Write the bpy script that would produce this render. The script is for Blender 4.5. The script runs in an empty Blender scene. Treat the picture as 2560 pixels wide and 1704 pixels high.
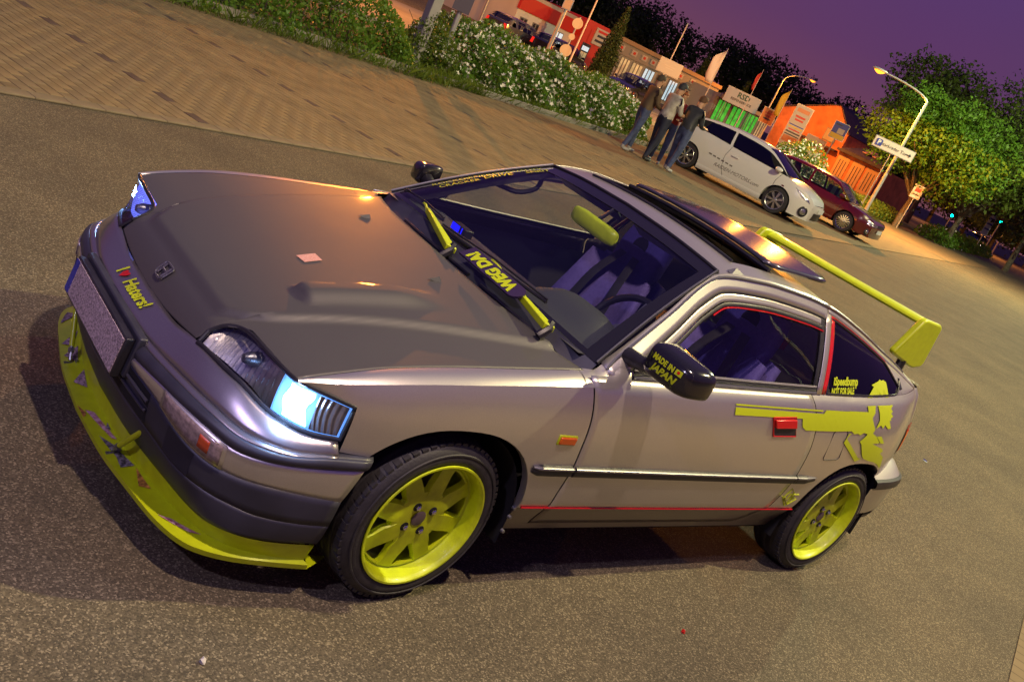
import bpy, bmesh, math, random
import numpy as np
from mathutils import Vector, Matrix
random.seed(7)
scene=bpy.context.scene
COL=scene.collection
R=math.radians

# ------------------------------------------------------------------ camera
CAM_POS=(1.81688,2.63540,1.70483)
cam_d=bpy.data.cameras.new('camera'); cam=bpy.data.objects.new('camera',cam_d); COL.objects.link(cam)
cam_d.sensor_width=36.0; cam_d.lens=2449.91/2560*36.0; cam_d.clip_end=2000; cam_d.clip_start=.05
_r=Vector((-0.73054756,0.54541933,0.41087471)); _d=Vector((-0.11931028,0.49048902,-0.86324132)); _f=Vector((-0.67235803,-0.67966041,-0.29325143))
cam.matrix_world=Matrix(((_r.x,-_d.x,-_f.x,CAM_POS[0]),(_r.y,-_d.y,-_f.y,CAM_POS[1]),(_r.z,-_d.z,-_f.z,CAM_POS[2]),(0,0,0,1)))
scene.camera=cam

# ------------------------------------------------------------------ world: night sky over a lit town
w=bpy.data.worlds.new('World'); scene.world=w; w.use_nodes=True
nt=w.node_tree; nt.nodes.clear()
out=nt.nodes.new('ShaderNodeOutputWorld'); bg=nt.nodes.new('ShaderNodeBackground')
tc=nt.nodes.new('ShaderNodeTexCoord'); sep=nt.nodes.new('ShaderNodeSeparateXYZ')
nt.links.new(tc.outputs['Generated'],sep.inputs[0])
rmp=nt.nodes.new('ShaderNodeValToRGB'); nt.links.new(sep.outputs[2],rmp.inputs[0])
e=rmp.color_ramp.elements
e[0].position=0.0; e[0].color=(.150,.050,.070,1)
e[1].position=1.0; e[1].color=(.034,.028,.150,1)
x=rmp.color_ramp.elements.new(.10); x.color=(.098,.036,.105,1)
x=rmp.color_ramp.elements.new(.30); x.color=(.068,.034,.150,1)
ns=nt.nodes.new('ShaderNodeTexNoise'); ns.inputs['Scale'].default_value=3.0; ns.inputs['Detail'].default_value=4
mx=nt.nodes.new('ShaderNodeMix'); mx.data_type='RGBA'; mx.blend_type='MULTIPLY'; mx.inputs[0].default_value=.25
nt.links.new(tc.outputs['Generated'],ns.inputs['Vector'])
nt.links.new(rmp.outputs[0],mx.inputs[6]); nt.links.new(ns.outputs['Color'],mx.inputs[7])
nt.links.new(mx.outputs[2],bg.inputs[0]); bg.inputs[1].default_value=1.35
nt.links.new(bg.outputs[0],out.inputs[0])

# (night: the scene is lit by the street and car-park lamps and one added fill lamp built further down)
def aim(o,d): o.rotation_euler=Vector(d).to_track_quat('-Z','Y').to_euler()
scene.view_settings.view_transform='Standard'; scene.view_settings.look='None'
scene.view_settings.exposure=0.0; scene.view_settings.gamma=1.0
scene.cycles.max_bounces=6; scene.cycles.transparent_max_bounces=16; scene.cycles.glossy_bounces=3
scene.cycles.caustics_reflective=False; scene.cycles.caustics_refractive=False
scene.cycles.sample_clamp_indirect=4.0

# ------------------------------------------------------------------ helpers
class MB:
    def __init__(s): s.v=[]; s.f=[]; s.m=[]; s.mi=0
    def add(s,vs,fs,mi=None):
        o=len(s.v); s.v.extend([tuple(map(float,p)) for p in vs])
        for f in fs: s.f.append(tuple(i+o for i in f)); s.m.append(s.mi if mi is None else mi)
        return s
    def grid(s,P,cu=False,cv=False,mi=None):
        nu=len(P); nv=len(P[0]); vs=[p for r in P for p in r]; fs=[]
        for i in range(nu if cu else nu-1):
            for j in range(nv if cv else nv-1):
                a=i*nv+j; b=((i+1)%nu)*nv+j; c=((i+1)%nu)*nv+(j+1)%nv; d=i*nv+(j+1)%nv
                fs.append((a,b,c,d))
        return s.add(vs,fs,mi)
    def box(s,c,d,rot=None,mi=None):
        hx,hy,hz=d[0]/2,d[1]/2,d[2]/2
        vs=[Vector((x,y,z)) for x in(-hx,hx) for y in(-hy,hy) for z in(-hz,hz)]
        if rot is not None: vs=[rot@p for p in vs]
        vs=[(p.x+c[0],p.y+c[1],p.z+c[2]) for p in vs]
        return s.add(vs,[(0,1,3,2),(4,6,7,5),(0,4,5,1),(2,3,7,6),(0,2,6,4),(1,5,7,3)],mi)
    def tube(s,pts,r,n=8,caps=True,mi=None,up=None):
        pts=[Vector(p) for p in pts]; rs=r if isinstance(r,(list,tuple)) else [r]*len(pts); rings=[]
        for i,p in enumerate(pts):
            t=(pts[min(i+1,len(pts)-1)]-pts[max(i-1,0)]).normalized()
            a=Vector(up) if up else (Vector((0,0,1)) if abs(t.z)<.9 else Vector((1,0,0)))
            u=t.cross(a).normalized(); w_=t.cross(u).normalized()
            rings.append([p+(u*math.cos(2*math.pi*k/n)+w_*math.sin(2*math.pi*k/n))*rs[i] for k in range(n)])
        s.grid(rings,cv=True,mi=mi)
        if caps:
            o=len(s.v); s.v.extend([tuple(q) for q in rings[0]]+[tuple(q) for q in rings[-1]])
            s.f.append(tuple(range(o,o+n))); s.f.append(tuple(range(o+n,o+2*n))); s.m+= [s.mi if mi is None else mi]*2
        return s
    def lathe(s,prof,n=32,axis='Z',c=(0,0,0),mi=None,closed=False):
        P=[]
        for r,h in prof:
            row=[]
            for k in range(n):
                a=2*math.pi*k/n; x,y=r*math.cos(a),r*math.sin(a)
                p={'Z':(x,y,h),'Y':(x,h,y),'X':(h,x,y)}[axis]
                row.append((p[0]+c[0],p[1]+c[1],p[2]+c[2]))
            P.append(row)
        return s.grid(P,cv=True,cu=closed,mi=mi)
    def prism(s,poly,f0,f1,mi=None):
        n=len(poly); vs=[f0(*p) for p in poly]+[f1(*p) for p in poly]
        fs=[tuple(range(n)),tuple(range(2*n-1,n-1,-1))]+[(i,(i+1)%n,n+(i+1)%n,n+i) for i in range(n)]
        return s.add(vs,fs,mi)
    def mirror_y(s):
        s2=MB(); s2.v=[(a,-b,c) for a,b,c in s.v]; s2.f=[tuple(reversed(f)) for f in s.f]; s2.m=list(s.m); return s2
    def build(s,name,mats,parent=None,smooth=True,recalc=True,bevel=0,solid=0,merge=True,angle=None):
        me=bpy.data.meshes.new(name); me.from_pydata(s.v,[],s.f); 
        mats=mats if isinstance(mats,(list,tuple)) else [mats]
        for m in mats: me.materials.append(m)
        me.polygons.foreach_set('material_index',s.m)
        bm=bmesh.new(); bm.from_mesh(me)
        if merge: bmesh.ops.remove_doubles(bm,verts=bm.verts,dist=1e-5)
        if recalc: bmesh.ops.recalc_face_normals(bm,faces=bm.faces)
        bm.to_mesh(me); bm.free()
        if smooth:
            me.polygons.foreach_set('use_smooth',[True]*len(me.polygons))
            me.set_sharp_from_angle(angle=R(angle if angle else 38))
        o=bpy.data.objects.new(name,me); COL.objects.link(o)
        if parent is not None: o.parent=parent
        if solid: md=o.modifiers.new('solid','SOLIDIFY'); md.thickness=solid; md.offset=0
        if bevel: md=o.modifiers.new('bevel','BEVEL'); md.width=bevel; md.segments=2; md.limit_method='ANGLE'
        return o
def tag(o,label=None,cat=None,group=None,kind=None):
    if label: o['label']=label
    if cat: o['category']=cat
    if group: o['group']=group
    if kind: o['kind']=kind
    return o
def empty(name,loc=(0,0,0),rz=0):
    o=bpy.data.objects.new(name,None); COL.objects.link(o); o.location=loc; o.rotation_euler=(0,0,rz); o.empty_display_size=.2; return o
def copy_tree(o,parent=None):
    c=o.copy(); COL.objects.link(c); c.parent=parent
    for ch in list(o.children): copy_tree(ch,c)
    return c
def pw(xs,ys):
    xs=np.array(xs,float);ys=np.array(ys,float)
    if xs[0]>xs[-1]: xs=xs[::-1];ys=ys[::-1]
    h=np.diff(xs);d=np.diff(ys)/h;m=np.zeros(len(xs))
    for i in range(1,len(xs)-1):
        if d[i-1]*d[i]>0:
            w1=2*h[i]+h[i-1];w2=h[i]+2*h[i-1];m[i]=(w1+w2)/(w1/d[i-1]+w2/d[i])
    m[0]=d[0];m[-1]=d[-1]
    def f(x):
        if x<=xs[0]: return float(ys[0]+m[0]*(x-xs[0]))
        if x>=xs[-1]: return float(ys[-1]+m[-1]*(x-xs[-1]))
        i=int(np.searchsorted(xs,x)-1);i=max(0,min(len(h)-1,i));t=(x-xs[i])/h[i]
        return float((2*t**3-3*t*t+1)*ys[i]+(t**3-2*t*t+t)*h[i]*m[i]+(-2*t**3+3*t*t)*ys[i+1]+(t**3-t*t)*h[i]*m[i+1])
    return f
def ss(a,b,x):
    t=max(0.,min(1.,(x-a)/(b-a)));return t*t*(3-2*t)
def lerp(a,b,t): return a+(b-a)*t
def lin(a,b,n): return [a+(b-a)*i/(n-1) for i in range(n)]
def crv(pts,n):
    """smooth resampling of a 3D polyline (Catmull-Rom, by chord length)"""
    P=np.array(pts,float); d=np.r_[0,np.cumsum(np.linalg.norm(np.diff(P,axis=0),axis=1))]
    fs=[pw(d,P[:,k]) for k in range(P.shape[1])]
    return [tuple(f(t) for f in fs) for t in np.linspace(0,d[-1],n)]

# ------------------------------------------------------------------ materials
MATS={}
def srgb(r,g,b): 
    f=lambda c:(c/12.92 if c<=.04045 else ((c+.055)/1.055)**2.4)
    return (f(r/255),f(g/255),f(b/255))
def mat(name,col,rough=.5,metal=0,coat=0,noise=0,nscale=20,bump=0,bscale=60,emit=0,ecol=None,spec=.5,coord='Object',col2=None,det=3,coatr=.05):
    if name in MATS: return MATS[name]
    m=bpy.data.materials.new(name); m.use_nodes=True; t=m.node_tree; b=t.nodes['Principled BSDF']
    b.inputs['Base Color'].default_value=(*col,1); b.inputs['Roughness'].default_value=rough; b.inputs['Metallic'].default_value=metal
    b.inputs['Coat Weight'].default_value=coat; b.inputs['Coat Roughness'].default_value=coatr; b.inputs['Specular IOR Level'].default_value=spec
    if emit:
        b.inputs['Emission Color'].default_value=(*(ecol or col),1); b.inputs['Emission Strength'].default_value=emit
    if noise or bump:
        tc=t.nodes.new('ShaderNodeTexCoord')
    if noise:
        n=t.nodes.new('ShaderNodeTexNoise'); n.inputs['Scale'].default_value=nscale; n.inputs['Detail'].default_value=det
        t.links.new(tc.outputs[coord],n.inputs['Vector'])
        r=t.nodes.new('ShaderNodeValToRGB'); t.links.new(n.outputs['Fac'],r.inputs[0])
        a=tuple(max(0,c*(1-noise)) for c in col); z=col2 if col2 else tuple(min(1,c*(1+noise)) for c in col)
        r.color_ramp.elements[0].position=.3; r.color_ramp.elements[1].position=.7
        r.color_ramp.elements[0].color=(*a,1); r.color_ramp.elements[1].color=(*z,1)
        t.links.new(r.outputs[0],b.inputs['Base Color'])
    if bump:
        n=t.nodes.new('ShaderNodeTexNoise'); n.inputs['Scale'].default_value=bscale; n.inputs['Detail'].default_value=3
        t.links.new(tc.outputs[coord],n.inputs['Vector'])
        bp=t.nodes.new('ShaderNodeBump'); bp.inputs['Strength'].default_value=bump; bp.inputs['Distance'].default_value=.01
        t.links.new(n.outputs['Fac'],bp.inputs['Height']); t.links.new(bp.outputs[0],b.inputs['Normal'])
    MATS[name]=m; return m
def glassmat(name,tint=(.6,.65,.62),ior=1.45,rough=0):
    m=bpy.data.materials.new(name); m.use_nodes=True; t=m.node_tree; t.nodes.clear()
    o=t.nodes.new('ShaderNodeOutputMaterial'); mix=t.nodes.new('ShaderNodeMixShader'); tr=t.nodes.new('ShaderNodeBsdfTransparent'); g=t.nodes.new('ShaderNodeBsdfGlossy')
    tr.inputs[0].default_value=(*tint,1); g.inputs['Roughness'].default_value=rough
    lw=t.nodes.new('ShaderNodeLayerWeight'); lw.inputs['Blend'].default_value=.5
    pwn=t.nodes.new('ShaderNodeMath'); pwn.operation='POWER'; pwn.inputs[1].default_value=5; t.links.new(lw.outputs['Facing'],pwn.inputs[0])
    ma=t.nodes.new('ShaderNodeMath'); ma.operation='MULTIPLY_ADD'; f0=((ior-1)/(ior+1))**2*1.9; ma.inputs[1].default_value=1-f0; ma.inputs[2].default_value=f0; t.links.new(pwn.outputs[0],ma.inputs[0])
    t.links.new(ma.outputs[0],mix.inputs[0]); t.links.new(tr.outputs[0],mix.inputs[1]); t.links.new(g.outputs[0],mix.inputs[2]); t.links.new(mix.outputs[0],o.inputs[0])
    MATS[name]=m; return m
def paintmat(name,col,rough=.3,metal=.75,coat=.5,dust=.05):
    """metallic car paint: fine flake, light road dust, clear coat"""
    m=bpy.data.materials.new(name); m.use_nodes=True; t=m.node_tree; b=t.nodes['Principled BSDF']
    b.inputs['Metallic'].default_value=metal; b.inputs['Coat Weight'].default_value=coat; b.inputs['Coat Roughness'].default_value=.06
    tc=t.nodes.new('ShaderNodeTexCoord')
    n=t.nodes.new('ShaderNodeTexNoise'); n.inputs['Scale'].default_value=900; n.inputs['Detail'].default_value=1
    n2=t.nodes.new('ShaderNodeTexNoise'); n2.inputs['Scale'].default_value=3.5; n2.inputs['Detail'].default_value=6; n2.inputs['Roughness'].default_value=.65
    for q in (n,n2): t.links.new(tc.outputs['Object'],q.inputs['Vector'])
    r=t.nodes.new('ShaderNodeValToRGB'); r.color_ramp.elements[0].position=.35; r.color_ramp.elements[1].position=.65
    r.color_ramp.elements[0].color=(*[c*.9 for c in col],1); r.color_ramp.elements[1].color=(*[min(1,c*1.1) for c in col],1)
    t.links.new(n.outputs['Fac'],r.inputs[0]); t.links.new(r.outputs[0],b.inputs['Base Color'])
    mr=t.nodes.new('ShaderNodeMapRange'); mr.inputs[1].default_value=.3; mr.inputs[2].default_value=.75; mr.inputs[3].default_value=rough-.02; mr.inputs[4].default_value=rough+dust
    t.links.new(n2.outputs['Fac'],mr.inputs[0]); t.links.new(mr.outputs[0],b.inputs['Roughness'])
    MATS[name]=m; return m
silver=paintmat('silver_paint',(.64,.61,.56),.36,.8,.85,.01)
hoodp=paintmat('grey_hood_paint',(.092,.088,.083),.52,.35,.26,.03)
sill_tone=paintmat('dark_sill_tone',(.20,.165,.15),.38,.75,.4,.02)  # darker silver for the sill and faces below the lower crease
browp=paintmat('bumper_paint',(.32,.29,.31),.30,.8,.45,.01)
lime=mat('lime_paint',(.52,.63,.006),.36,coat=.25,noise=.07,nscale=30)
rimp=mat('rim_paint',(.52,.63,.006),.40,coat=.2,noise=.22,nscale=16,bump=.08,bscale=120,det=6)
limed=mat('lime_decal',(.47,.56,.008),.42)
black=mat('black_trim',(.016,.015,.02),.42,noise=.3,nscale=15)
blackg=mat('black_gloss',(.012,.011,.016),.14,coat=.4)
bluish=mat('dark_plastic',(.030,.030,.045),.45,noise=.25,nscale=8)
void=mat('dark_void',(.006,.006,.007),.9)
rubber=mat('tyre_rubber',(.028,.026,.028),.62,noise=.25,nscale=25,bump=.15,bscale=120)
chrome=mat('chrome',(.75,.75,.76),.12,metal=1)
grey_metal=mat('grey_metal',(.28,.28,.29),.35,metal=.8)
redp=mat('red_plastic',(.55,.012,.01),.25,coat=.3)
orange=mat('orange_lens',(.72,.13,.01),.2,coat=.5)
white=mat('white_plastic',(.72,.71,.69),.4)
glass=glassmat('clear_glass',(.90,.93,.90))
wsglass=glassmat('windscreen_glass',(.84,.88,.86),1.5)
dkglass=glassmat('smoked_glass',(.10,.10,.11),1.5)
lens=glassmat('lens_glass',(.85,.87,.9),1.45,.04)

# ================================================================== the silver coupe
zcrest=pw([.5,.40,.177,-.07,-.45,-1.05,-1.7,-2.1,-2.5,-2.9],[.672,.694,.735,.762,.793,.816,.843,.861,.880,.895])
ycrest=pw([.5,.4,.177,0,-.45,-1.05,-1.7,-2.1,-2.5,-2.75,-2.9],[.715,.742,.772,.779,.778,.772,.766,.756,.715,.645,.575])
ymid=pw([.45,.39,.3,.2,0,-.45,-1.05,-1.75,-2.3,-2.5,-2.7,-2.8,-2.9],[.735,.762,.783,.797,.808,.812,.812,.810,.806,.785,.725,.680,.615])
def Ys(x,z):
    zc=zcrest(x);ym=ymid(x);yc=ycrest(x)
    if z>zc: return yc-(z-zc)*1.0
    if z>=.56:
        t=max(0,min(1,(z-.56)/(zc-.56)));y=ym-(ym-yc)*t**2.6
    else: y=ym-.042*((.56-z)/.34)**2
    return y-.006*ss(.352,.342,z)-.28*max(0,.343-z)
zh0=pw([.69,.672,.65,.62,.56,.5,.4,.3,.1,-.1,-.3,-.45],[.52,.552,.590,.625,.658,.681,.712,.737,.776,.809,.838,.857])
zhe=pw([.69,.672,.65,.62,.56,.5,.4,.29,.07,-.18,-.42,-.5],[.52,.552,.588,.62,.650,.675,.703,.730,.763,.790,.817,.825])
yhe=pw([.69,.53,.29,.07,-.18,-.42],[.66,.69,.70,.705,.71,.716])
ybul=pw([.60,.5,.35,.15,0,-.3],[.30,.39,.43,.47,.505,.58])
def Zh(x,y):
    u=min(1.1,abs(y)/yhe(x)); z=zh0(x)+(zhe(x)-zh0(x))*u**2.2
    z+=.017*(1-ss(ybul(x)-.006,ybul(x)+.020,abs(y)))*(1-ss(.580,.610,x))
    yc=.315+(.35-x)*.10                                  # cam-cover hump on the left half
    e=(1-ss(.362,.388,x))*ss(-.10,.10,x)
    d=y-yc
    z+=.026*e*(ss(-.058,-.040,d) if d<0 else 1-ss(.005,.075,d))
    return z
zr=pw([-.47,-.60,-.78,-.95,-1.075,-1.2,-1.35,-1.6,-1.80,-2.0,-2.18,-2.4,-2.56,-2.81],[.825,.905,1.02,1.125,1.185,1.203,1.212,1.205,1.187,1.152,1.112,1.055,1.015,.945])
yr=pw([-.47,-.78,-1.075,-1.35,-1.8,-2.18,-2.56,-2.81],[.715,.62,.53,.55,.55,.535,.535,.525])
yb=lambda x:ycrest(x)-.03
zb=lambda x:zcrest(x)+.03
def Yg(x,z):
    t=(z-zb(x))/max(1e-3,zr(x)-zb(x));t=max(0,min(1.2,t));return yb(x)+(yr(x)-yb(x))*t+.012*math.sin(math.pi*min(1,t))

coupe=empty('sport_coupe'); tag(coupe,'silver hatchback coupe with lime wheels, lime front lip and tall rear wing','car')
def part(mb,name,m,parent=coupe,both=False,**k):
    o=mb.build(name,m,parent,**k)
    if both: mb.mirror_y().build(name,m,parent,**k)
    return o
def txt(s,size,shear=0,bold=0,align='CENTER'):
    cu=bpy.data.curves.new('t','FONT'); cu.body=s; cu.size=size; cu.shear=shear; cu.offset=bold; cu.align_x=align; cu.align_y='CENTER'; cu.resolution_u=3
    o=bpy.data.objects.new('t',cu); COL.objects.link(o); bpy.context.view_layer.update()
    me=o.evaluated_get(bpy.context.evaluated_depsgraph_get()).to_mesh()
    v=[(p.co.x,p.co.y) for p in me.vertices]; f=[tuple(p.vertices) for p in me.polygons]
    o.to_mesh_clear(); bpy.data.objects.remove(o); bpy.data.curves.remove(cu); return v,f
def text_on(name,s,size,fn,m,parent,**k):
    v,f=txt(s,size,**k); mb=MB(); mb.add([fn(a,b) for a,b in v],f); return mb.build(name,m,parent,smooth=False,recalc=False,merge=False)
def decal(polys,fn,name,m,parent,maxl=.05):
    bm=bmesh.new()
    for poly in polys:
        vs=[bm.verts.new((p[0],p[1],0)) for p in poly]; bm.faces.new(vs)
    bm.normal_update(); bmesh.ops.triangulate(bm,faces=bm.faces)
    for _ in range(5):
        ed=[q for q in bm.edges if q.calc_length()>maxl]
        if not ed: break
        bmesh.ops.subdivide_edges(bm,edges=ed,cuts=1); bmesh.ops.triangulate(bm,faces=bm.faces)
    for q in bm.verts: q.co=Vector(fn(q.co.x,q.co.y))
    me=bpy.data.meshes.new(name); bm.to_mesh(me); bm.free(); me.materials.append(m)
    o=bpy.data.objects.new(name,me); COL.objects.link(o); o.parent=parent; return o

# ---- hood
def hood_xf(y):
    a=abs(y)
    if a<.385: return .672-.016*(a/.385)**2
    return lerp(.600,.548,ss(.385,.44,a)) if a<.44 else .548-.016*(a-.44)/.25
def hood_xr(y): return -.282-.148*(abs(y)/.71)**3
mb=MB(); P=[]
ys=sorted(set([0]+[s*q for s in(-1,1) for q in (lin(.0125,.70,56))]))
for u in ys:
    row=[]
    for j in range(91):
        v=j/90.; v=v**1.35
        x=lerp(hood_xf(u),hood_xr(u),v); y=u*yhe(x)/.70
        row.append((x,y,Zh(x,y)))
    P.append(row)
mb.grid(P); hood=part(mb,'hood',hoodp,solid=.002)
decal([[(.283,.055),(.214,.041),(.211,.091),(.275,.104)]],lambda a,b:(a,b,Zh(a,b)+.003),'hood_sticker',mat('pink_sticker',(.60,.20,.16),.5,noise=.25,nscale=260,col2=(.62,.42,.38)),hood)
for yy in (-.30,.215):
    mb=MB(); z=Zh(-.135,yy)
    mb.add([(-.155,yy-.017,z),(-.155,yy+.017,z),(-.105,yy,z+.001),(-.150,yy,z+.016)],[(0,1,3),(1,2,3),(2,0,3),(0,2,1)]); part(mb,'washer_jet',black,hood,smooth=False)
# badge: rounded frame with the letter inside
def badge_map(a,b):
    x=.637-b*.62; return (x+.006,a,Zh(x,a)+.006)
mb=MB(); ring=[]
for k in range(24):
    t=2*math.pi*k/24; c,s_=math.cos(t),math.sin(t)
    ring.append((math.copysign(abs(c)**.45,c)*(.030+.004*s_),math.copysign(abs(s_)**.45,s_)*.026))
mb.tube([badge_map(a,b) for a,b in ring]+[badge_map(*ring[0])],.0028,6,caps=False)
for a0,b0,a1,b1 in ((-.016,-.019,-.019,.020),(.016,-.019,.019,.020),(-.016,0,.016,0)): mb.tube([badge_map(a0,b0),badge_map(a1,b1)],.0036,6)
part(mb,'emblem',grey_metal,hood)

def darken_lower(mb):
    for k,f in enumerate(mb.f):
        if max(mb.v[i][2] for i in f)<.3452: mb.m[k]=1
def zrows(zl,zt,n):
    lo=max(zl,.345); return [lerp(zl,lo,j/5.) for j in range(5)]+[lerp(lo,zt,j/(n-6.)) for j in range(n-5)]
# ---- front fenders
Xd=pw([.22,.25,.288,.353,.417,.507,.589,.678,.765,.845],[-.486,-.484,-.477,-.478,-.476,-.479,-.471,-.462,-.441,-.412])
def archz(c,x0,zt=.619,hw=.352):
    t=min(1,abs(c-x0)/hw); return .285+(zt-.285)*max(0,1-t**2.4)**(1/2.2)
def fen_x(c,z): return c+(Xd(z)+.445+.002)*ss(-.36,-.445,c)
mb=MB()
cols=[-.445,-.42,-.395,-.37,-.3525]+[-.352*math.cos(math.pi*k/2/14) for k in range(1,14)]+[.285*math.sin(math.pi*k/2/12) for k in range(0,13)]+[.31,.34,.372]
def fen_bot(c):
    if c<=-.3525: return .222
    if c>.284: return .503
    return max(.222,archz(c,0)) if c>-.3524 else .222
P=[]
for c in cols:
    row=[]; zl=fen_bot(c)
    for z in zrows(zl,zcrest(c),26):
        x=fen_x(c,z); row.append((x,Ys(x,z),z))
    P.append(row)
mb.grid(P)
# lip turned in along the arch
lip=[(c,archz(c,0)) for c in [-.352]+cols[5:31]]
mb.grid([[(c,Ys(c,z),z),(c,Ys(c,z)-.008,z-.004),(c,Ys(c,z)-.03,z-.002)] for c,z in [(-.352,.23),(-.352,.28)]+lip[1:]])
# wedge above the headlamp
ltop=pw([.365,.45,.53],[.637,.656,.668])
mb.grid([[(c,Ys(c,z),z) for z in lin(min(ltop(c),zcrest(c)-.001),zcrest(c),6)] for c in lin(.372,.532,10)])
# top strip between hood gap and shoulder crest
P=[]
for c in lin(.532,-.408,40):
    row=[]; y0,z0=yhe(c)+.003-.02*ss(-.36,-.408,c),zhe(c)+.001; y1,z1=ycrest(c),zcrest(c)
    for j in range(7):
        t=j/6.; row.append((c-.02*0,lerp(y0,y1,t),lerp(z0,z1,t)+.006*math.sin(math.pi*t)))
    P.append(row)
mb.grid(P)
P=[]
for x in lin(-.404,-.60,14):
    lo=(x,ycrest(x),zcrest(x)); k=ss(-.404,-.475,x)
    hi=(x,lerp(yhe(x)-.012,yr(min(x,-.47)),k),lerp(zhe(x)+.001,zr(min(x,-.47))-.002,k)) if x>-.475 else (x,Yg(x,min(zr(x),zb(x)+.03)),min(zr(x),zb(x)+.03))
    P.append([tuple(lerp(lo[q],hi[q],j/5.)+(.006*math.sin(math.pi*j/5.) if q else 0) for q in range(3)) for j in range(6)])
mb.grid(P)
darken_lower(mb); fl=part(mb,'front_fender',[silver,sill_tone]); part(mb.mirror_y(),'front_fender',[silver,sill_tone])
mb=MB(); mb.box((-.392,Ys(-.39,.617)+.004,.616),(.07,.012,.026)); part(mb,'side_repeater',orange,fl,bevel=.004)
mb=MB(); mb.box((-.392,Ys(-.39,.617)-.001,.616),(.082,.010,.036)); part(mb,'repeater_frame',limed,fl,bevel=.004)

# ---- doors
Xr=pw([.22,.254,.288,.345,.416,.512,.62,.742,.856,.88],[-1.64,-1.668,-1.70,-1.754,-1.785,-1.805,-1.80,-1.773,-1.706,-1.69])
def side_grid(xf,xr,zl,zt,nu,nv,off=0):
    P=[]
    for i in range(nu):
        row=[]
        for j in range(nv):
            a=i/(nu-1.); z=.4
            for _ in range(5):
                x=lerp(xf(z),xr(z),a); z=lerp(zl(x),.345,j/5.) if j<5 else lerp(.345,zt(x),(j-5)/(nv-6.))
            row.append((x,Ys(x,z)+off,z))
        P.append(row)
    return P
mb=MB(); mb.grid(side_grid(lambda z:Xd(z)-.004,lambda z:Xr(z)+.004,lambda x:.252,lambda x:zcrest(x)+.028,40,36)); darken_lower(mb)
door=part(mb,'door',[silver,sill_tone],solid=.002); door_r=part(mb.mirror_y(),'door',[silver,sill_tone],solid=.002)
# handle: red flap in a dark recess
def sidemap(dx): return lambda a,b:(a,Ys(a,b)+dx,b)
q=[(-1.443,.772),(-1.597,.783),(-1.636,.708),(-1.484,.700)]
decal([q],sidemap(.005),'handle_recess',black,door)
mb=MB(); mb.prism([(-1.452,.767),(-1.594,.777),(-1.612,.744),(-1.470,.735)],sidemap(.002),sidemap(.016)); part(mb,'handle',redp,door,bevel=.003)
mb=MB(); mb.tube([(a,Ys(a,b)+.004,b) for a,b in q+[q[0]]],.0035,6); part(mb,'handle_frame',redp,door)
# side mouldings (three lengths), sill
def strip(x0,x1,z0,z1,th,n=24,taper=None):
    P=[]
    for i in range(n):
        x=lerp(x0,x1,i/(n-1.)); s_=1 if taper is None else taper(i/(n-1.))
        zm=(z0(x)+z1(x))/2; h=(z1(x)-z0(x))/2*s_; row=[]
        for k in range(7):
            t=math.pi*k/6; z=zm-h*math.cos(t); row.append((x,Ys(x,z)+max(.0,th*s_*math.sin(t)**.7),z))
        P.append(row)
    return P
zm0=lambda x:.482+.009*(-x-.3)/1.6; zm1=lambda x:.523+.008*(-x-.3)/1.6
for nm,a,b,tp,pr in (('side_moulding',-.305,-.474,lambda t:1 if t>.15 else .45+.55*t/.15,coupe),('side_moulding',-.486,-1.798,None,coupe),('side_moulding',-1.806,-1.965,lambda t:1 if t<.5 else 1-.7*(t-.5)/.5,coupe)):
    mb=MB(); mb.grid(strip(a,b,zm0,zm1,.014,taper=tp)); mb_={'smooth':True}; part(mb,nm,black,pr,both=True)
    mb=MB(); mb.grid(strip(a,b,lambda x:zm1(x)-.017,lambda x:zm1(x)-.002,.017,taper=tp)); part(mb,'moulding_trim',grey_metal,pr,both=True)
mb=MB(); mb.grid([[(x,Ys(x,z),z) for z in (.213,.225,.238,.248)] for x in lin(-.36,-1.99,30)]); mb.grid([[(x,Ys(x,.213)-d,.213-e) for d,e in((0,0),(.03,.012),(.12,.015))] for x in lin(-.36,-1.99,30)])
part(mb,'side_sill',sill_tone,both=True)
mb=MB(); mb.tube([(x,Ys(x,.348)+.0015,.347) for x in lin(-.36,-1.96,30)],.0035,6); part(mb,'sill_crease_highlight',redp,both=True)  # red tube drawn as the bright reflection along the sill crease

# ---- rear quarters
def rq_bot(c):
    if c>-1.949: return .222
    if c<-2.515: return .518
    return max(.222,archz(c,-2.30,.606,.352)) if c>-2.652 else .518
cols=[-1.81,-1.85,-1.90,-1.9479]+[-2.30+.352*math.cos(math.pi*k/2/14) for k in range(1,15)]+[-2.30-.215*math.sin(math.pi*k/2/9) for k in range(1,10)]+lin(-2.5152,-2.82,12)
mb=MB(); P=[]
for c in cols:
    row=[]; zl=rq_bot(c); zt=zcrest(c)+.028
    for z in zrows(zl,zt,34):
        x=c+(Xr(z)-.003+1.81)*(1-ss(0,.14,-1.81-c)); row.append((x,Ys(x,z),z))
    P.append(row)
mb.grid(P)
al=[(c,archz(c,-2.30,.606,.352)) for c in cols[4:27]]
mb.grid([[(c,Ys(c,z),z),(c,Ys(c,z)-.008,z-.004),(c,Ys(c,z)-.03,z-.002)] for c,z in [(-1.948,.225),(-1.948,.28)]+al])
# rounded corner to the tail
P=[]
for z in lin(.518,.923,14):
    x0=-2.82; zz=min(z,zcrest(x0)+.028); y0=Ys(x0,zz); row=[]
    for k in range(9):
        t=math.pi/2*k/8; row.append((x0-.085*math.sin(t),y0-.07*(1-math.cos(t)),zz))
    row.append((-2.912,0,zz)); P.append(row)
mb.grid(P)
darken_lower(mb); rq=part(mb,'rear_quarter',[silver,sill_tone]); part(mb.mirror_y(),'rear_quarter',[silver,sill_tone])
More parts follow.
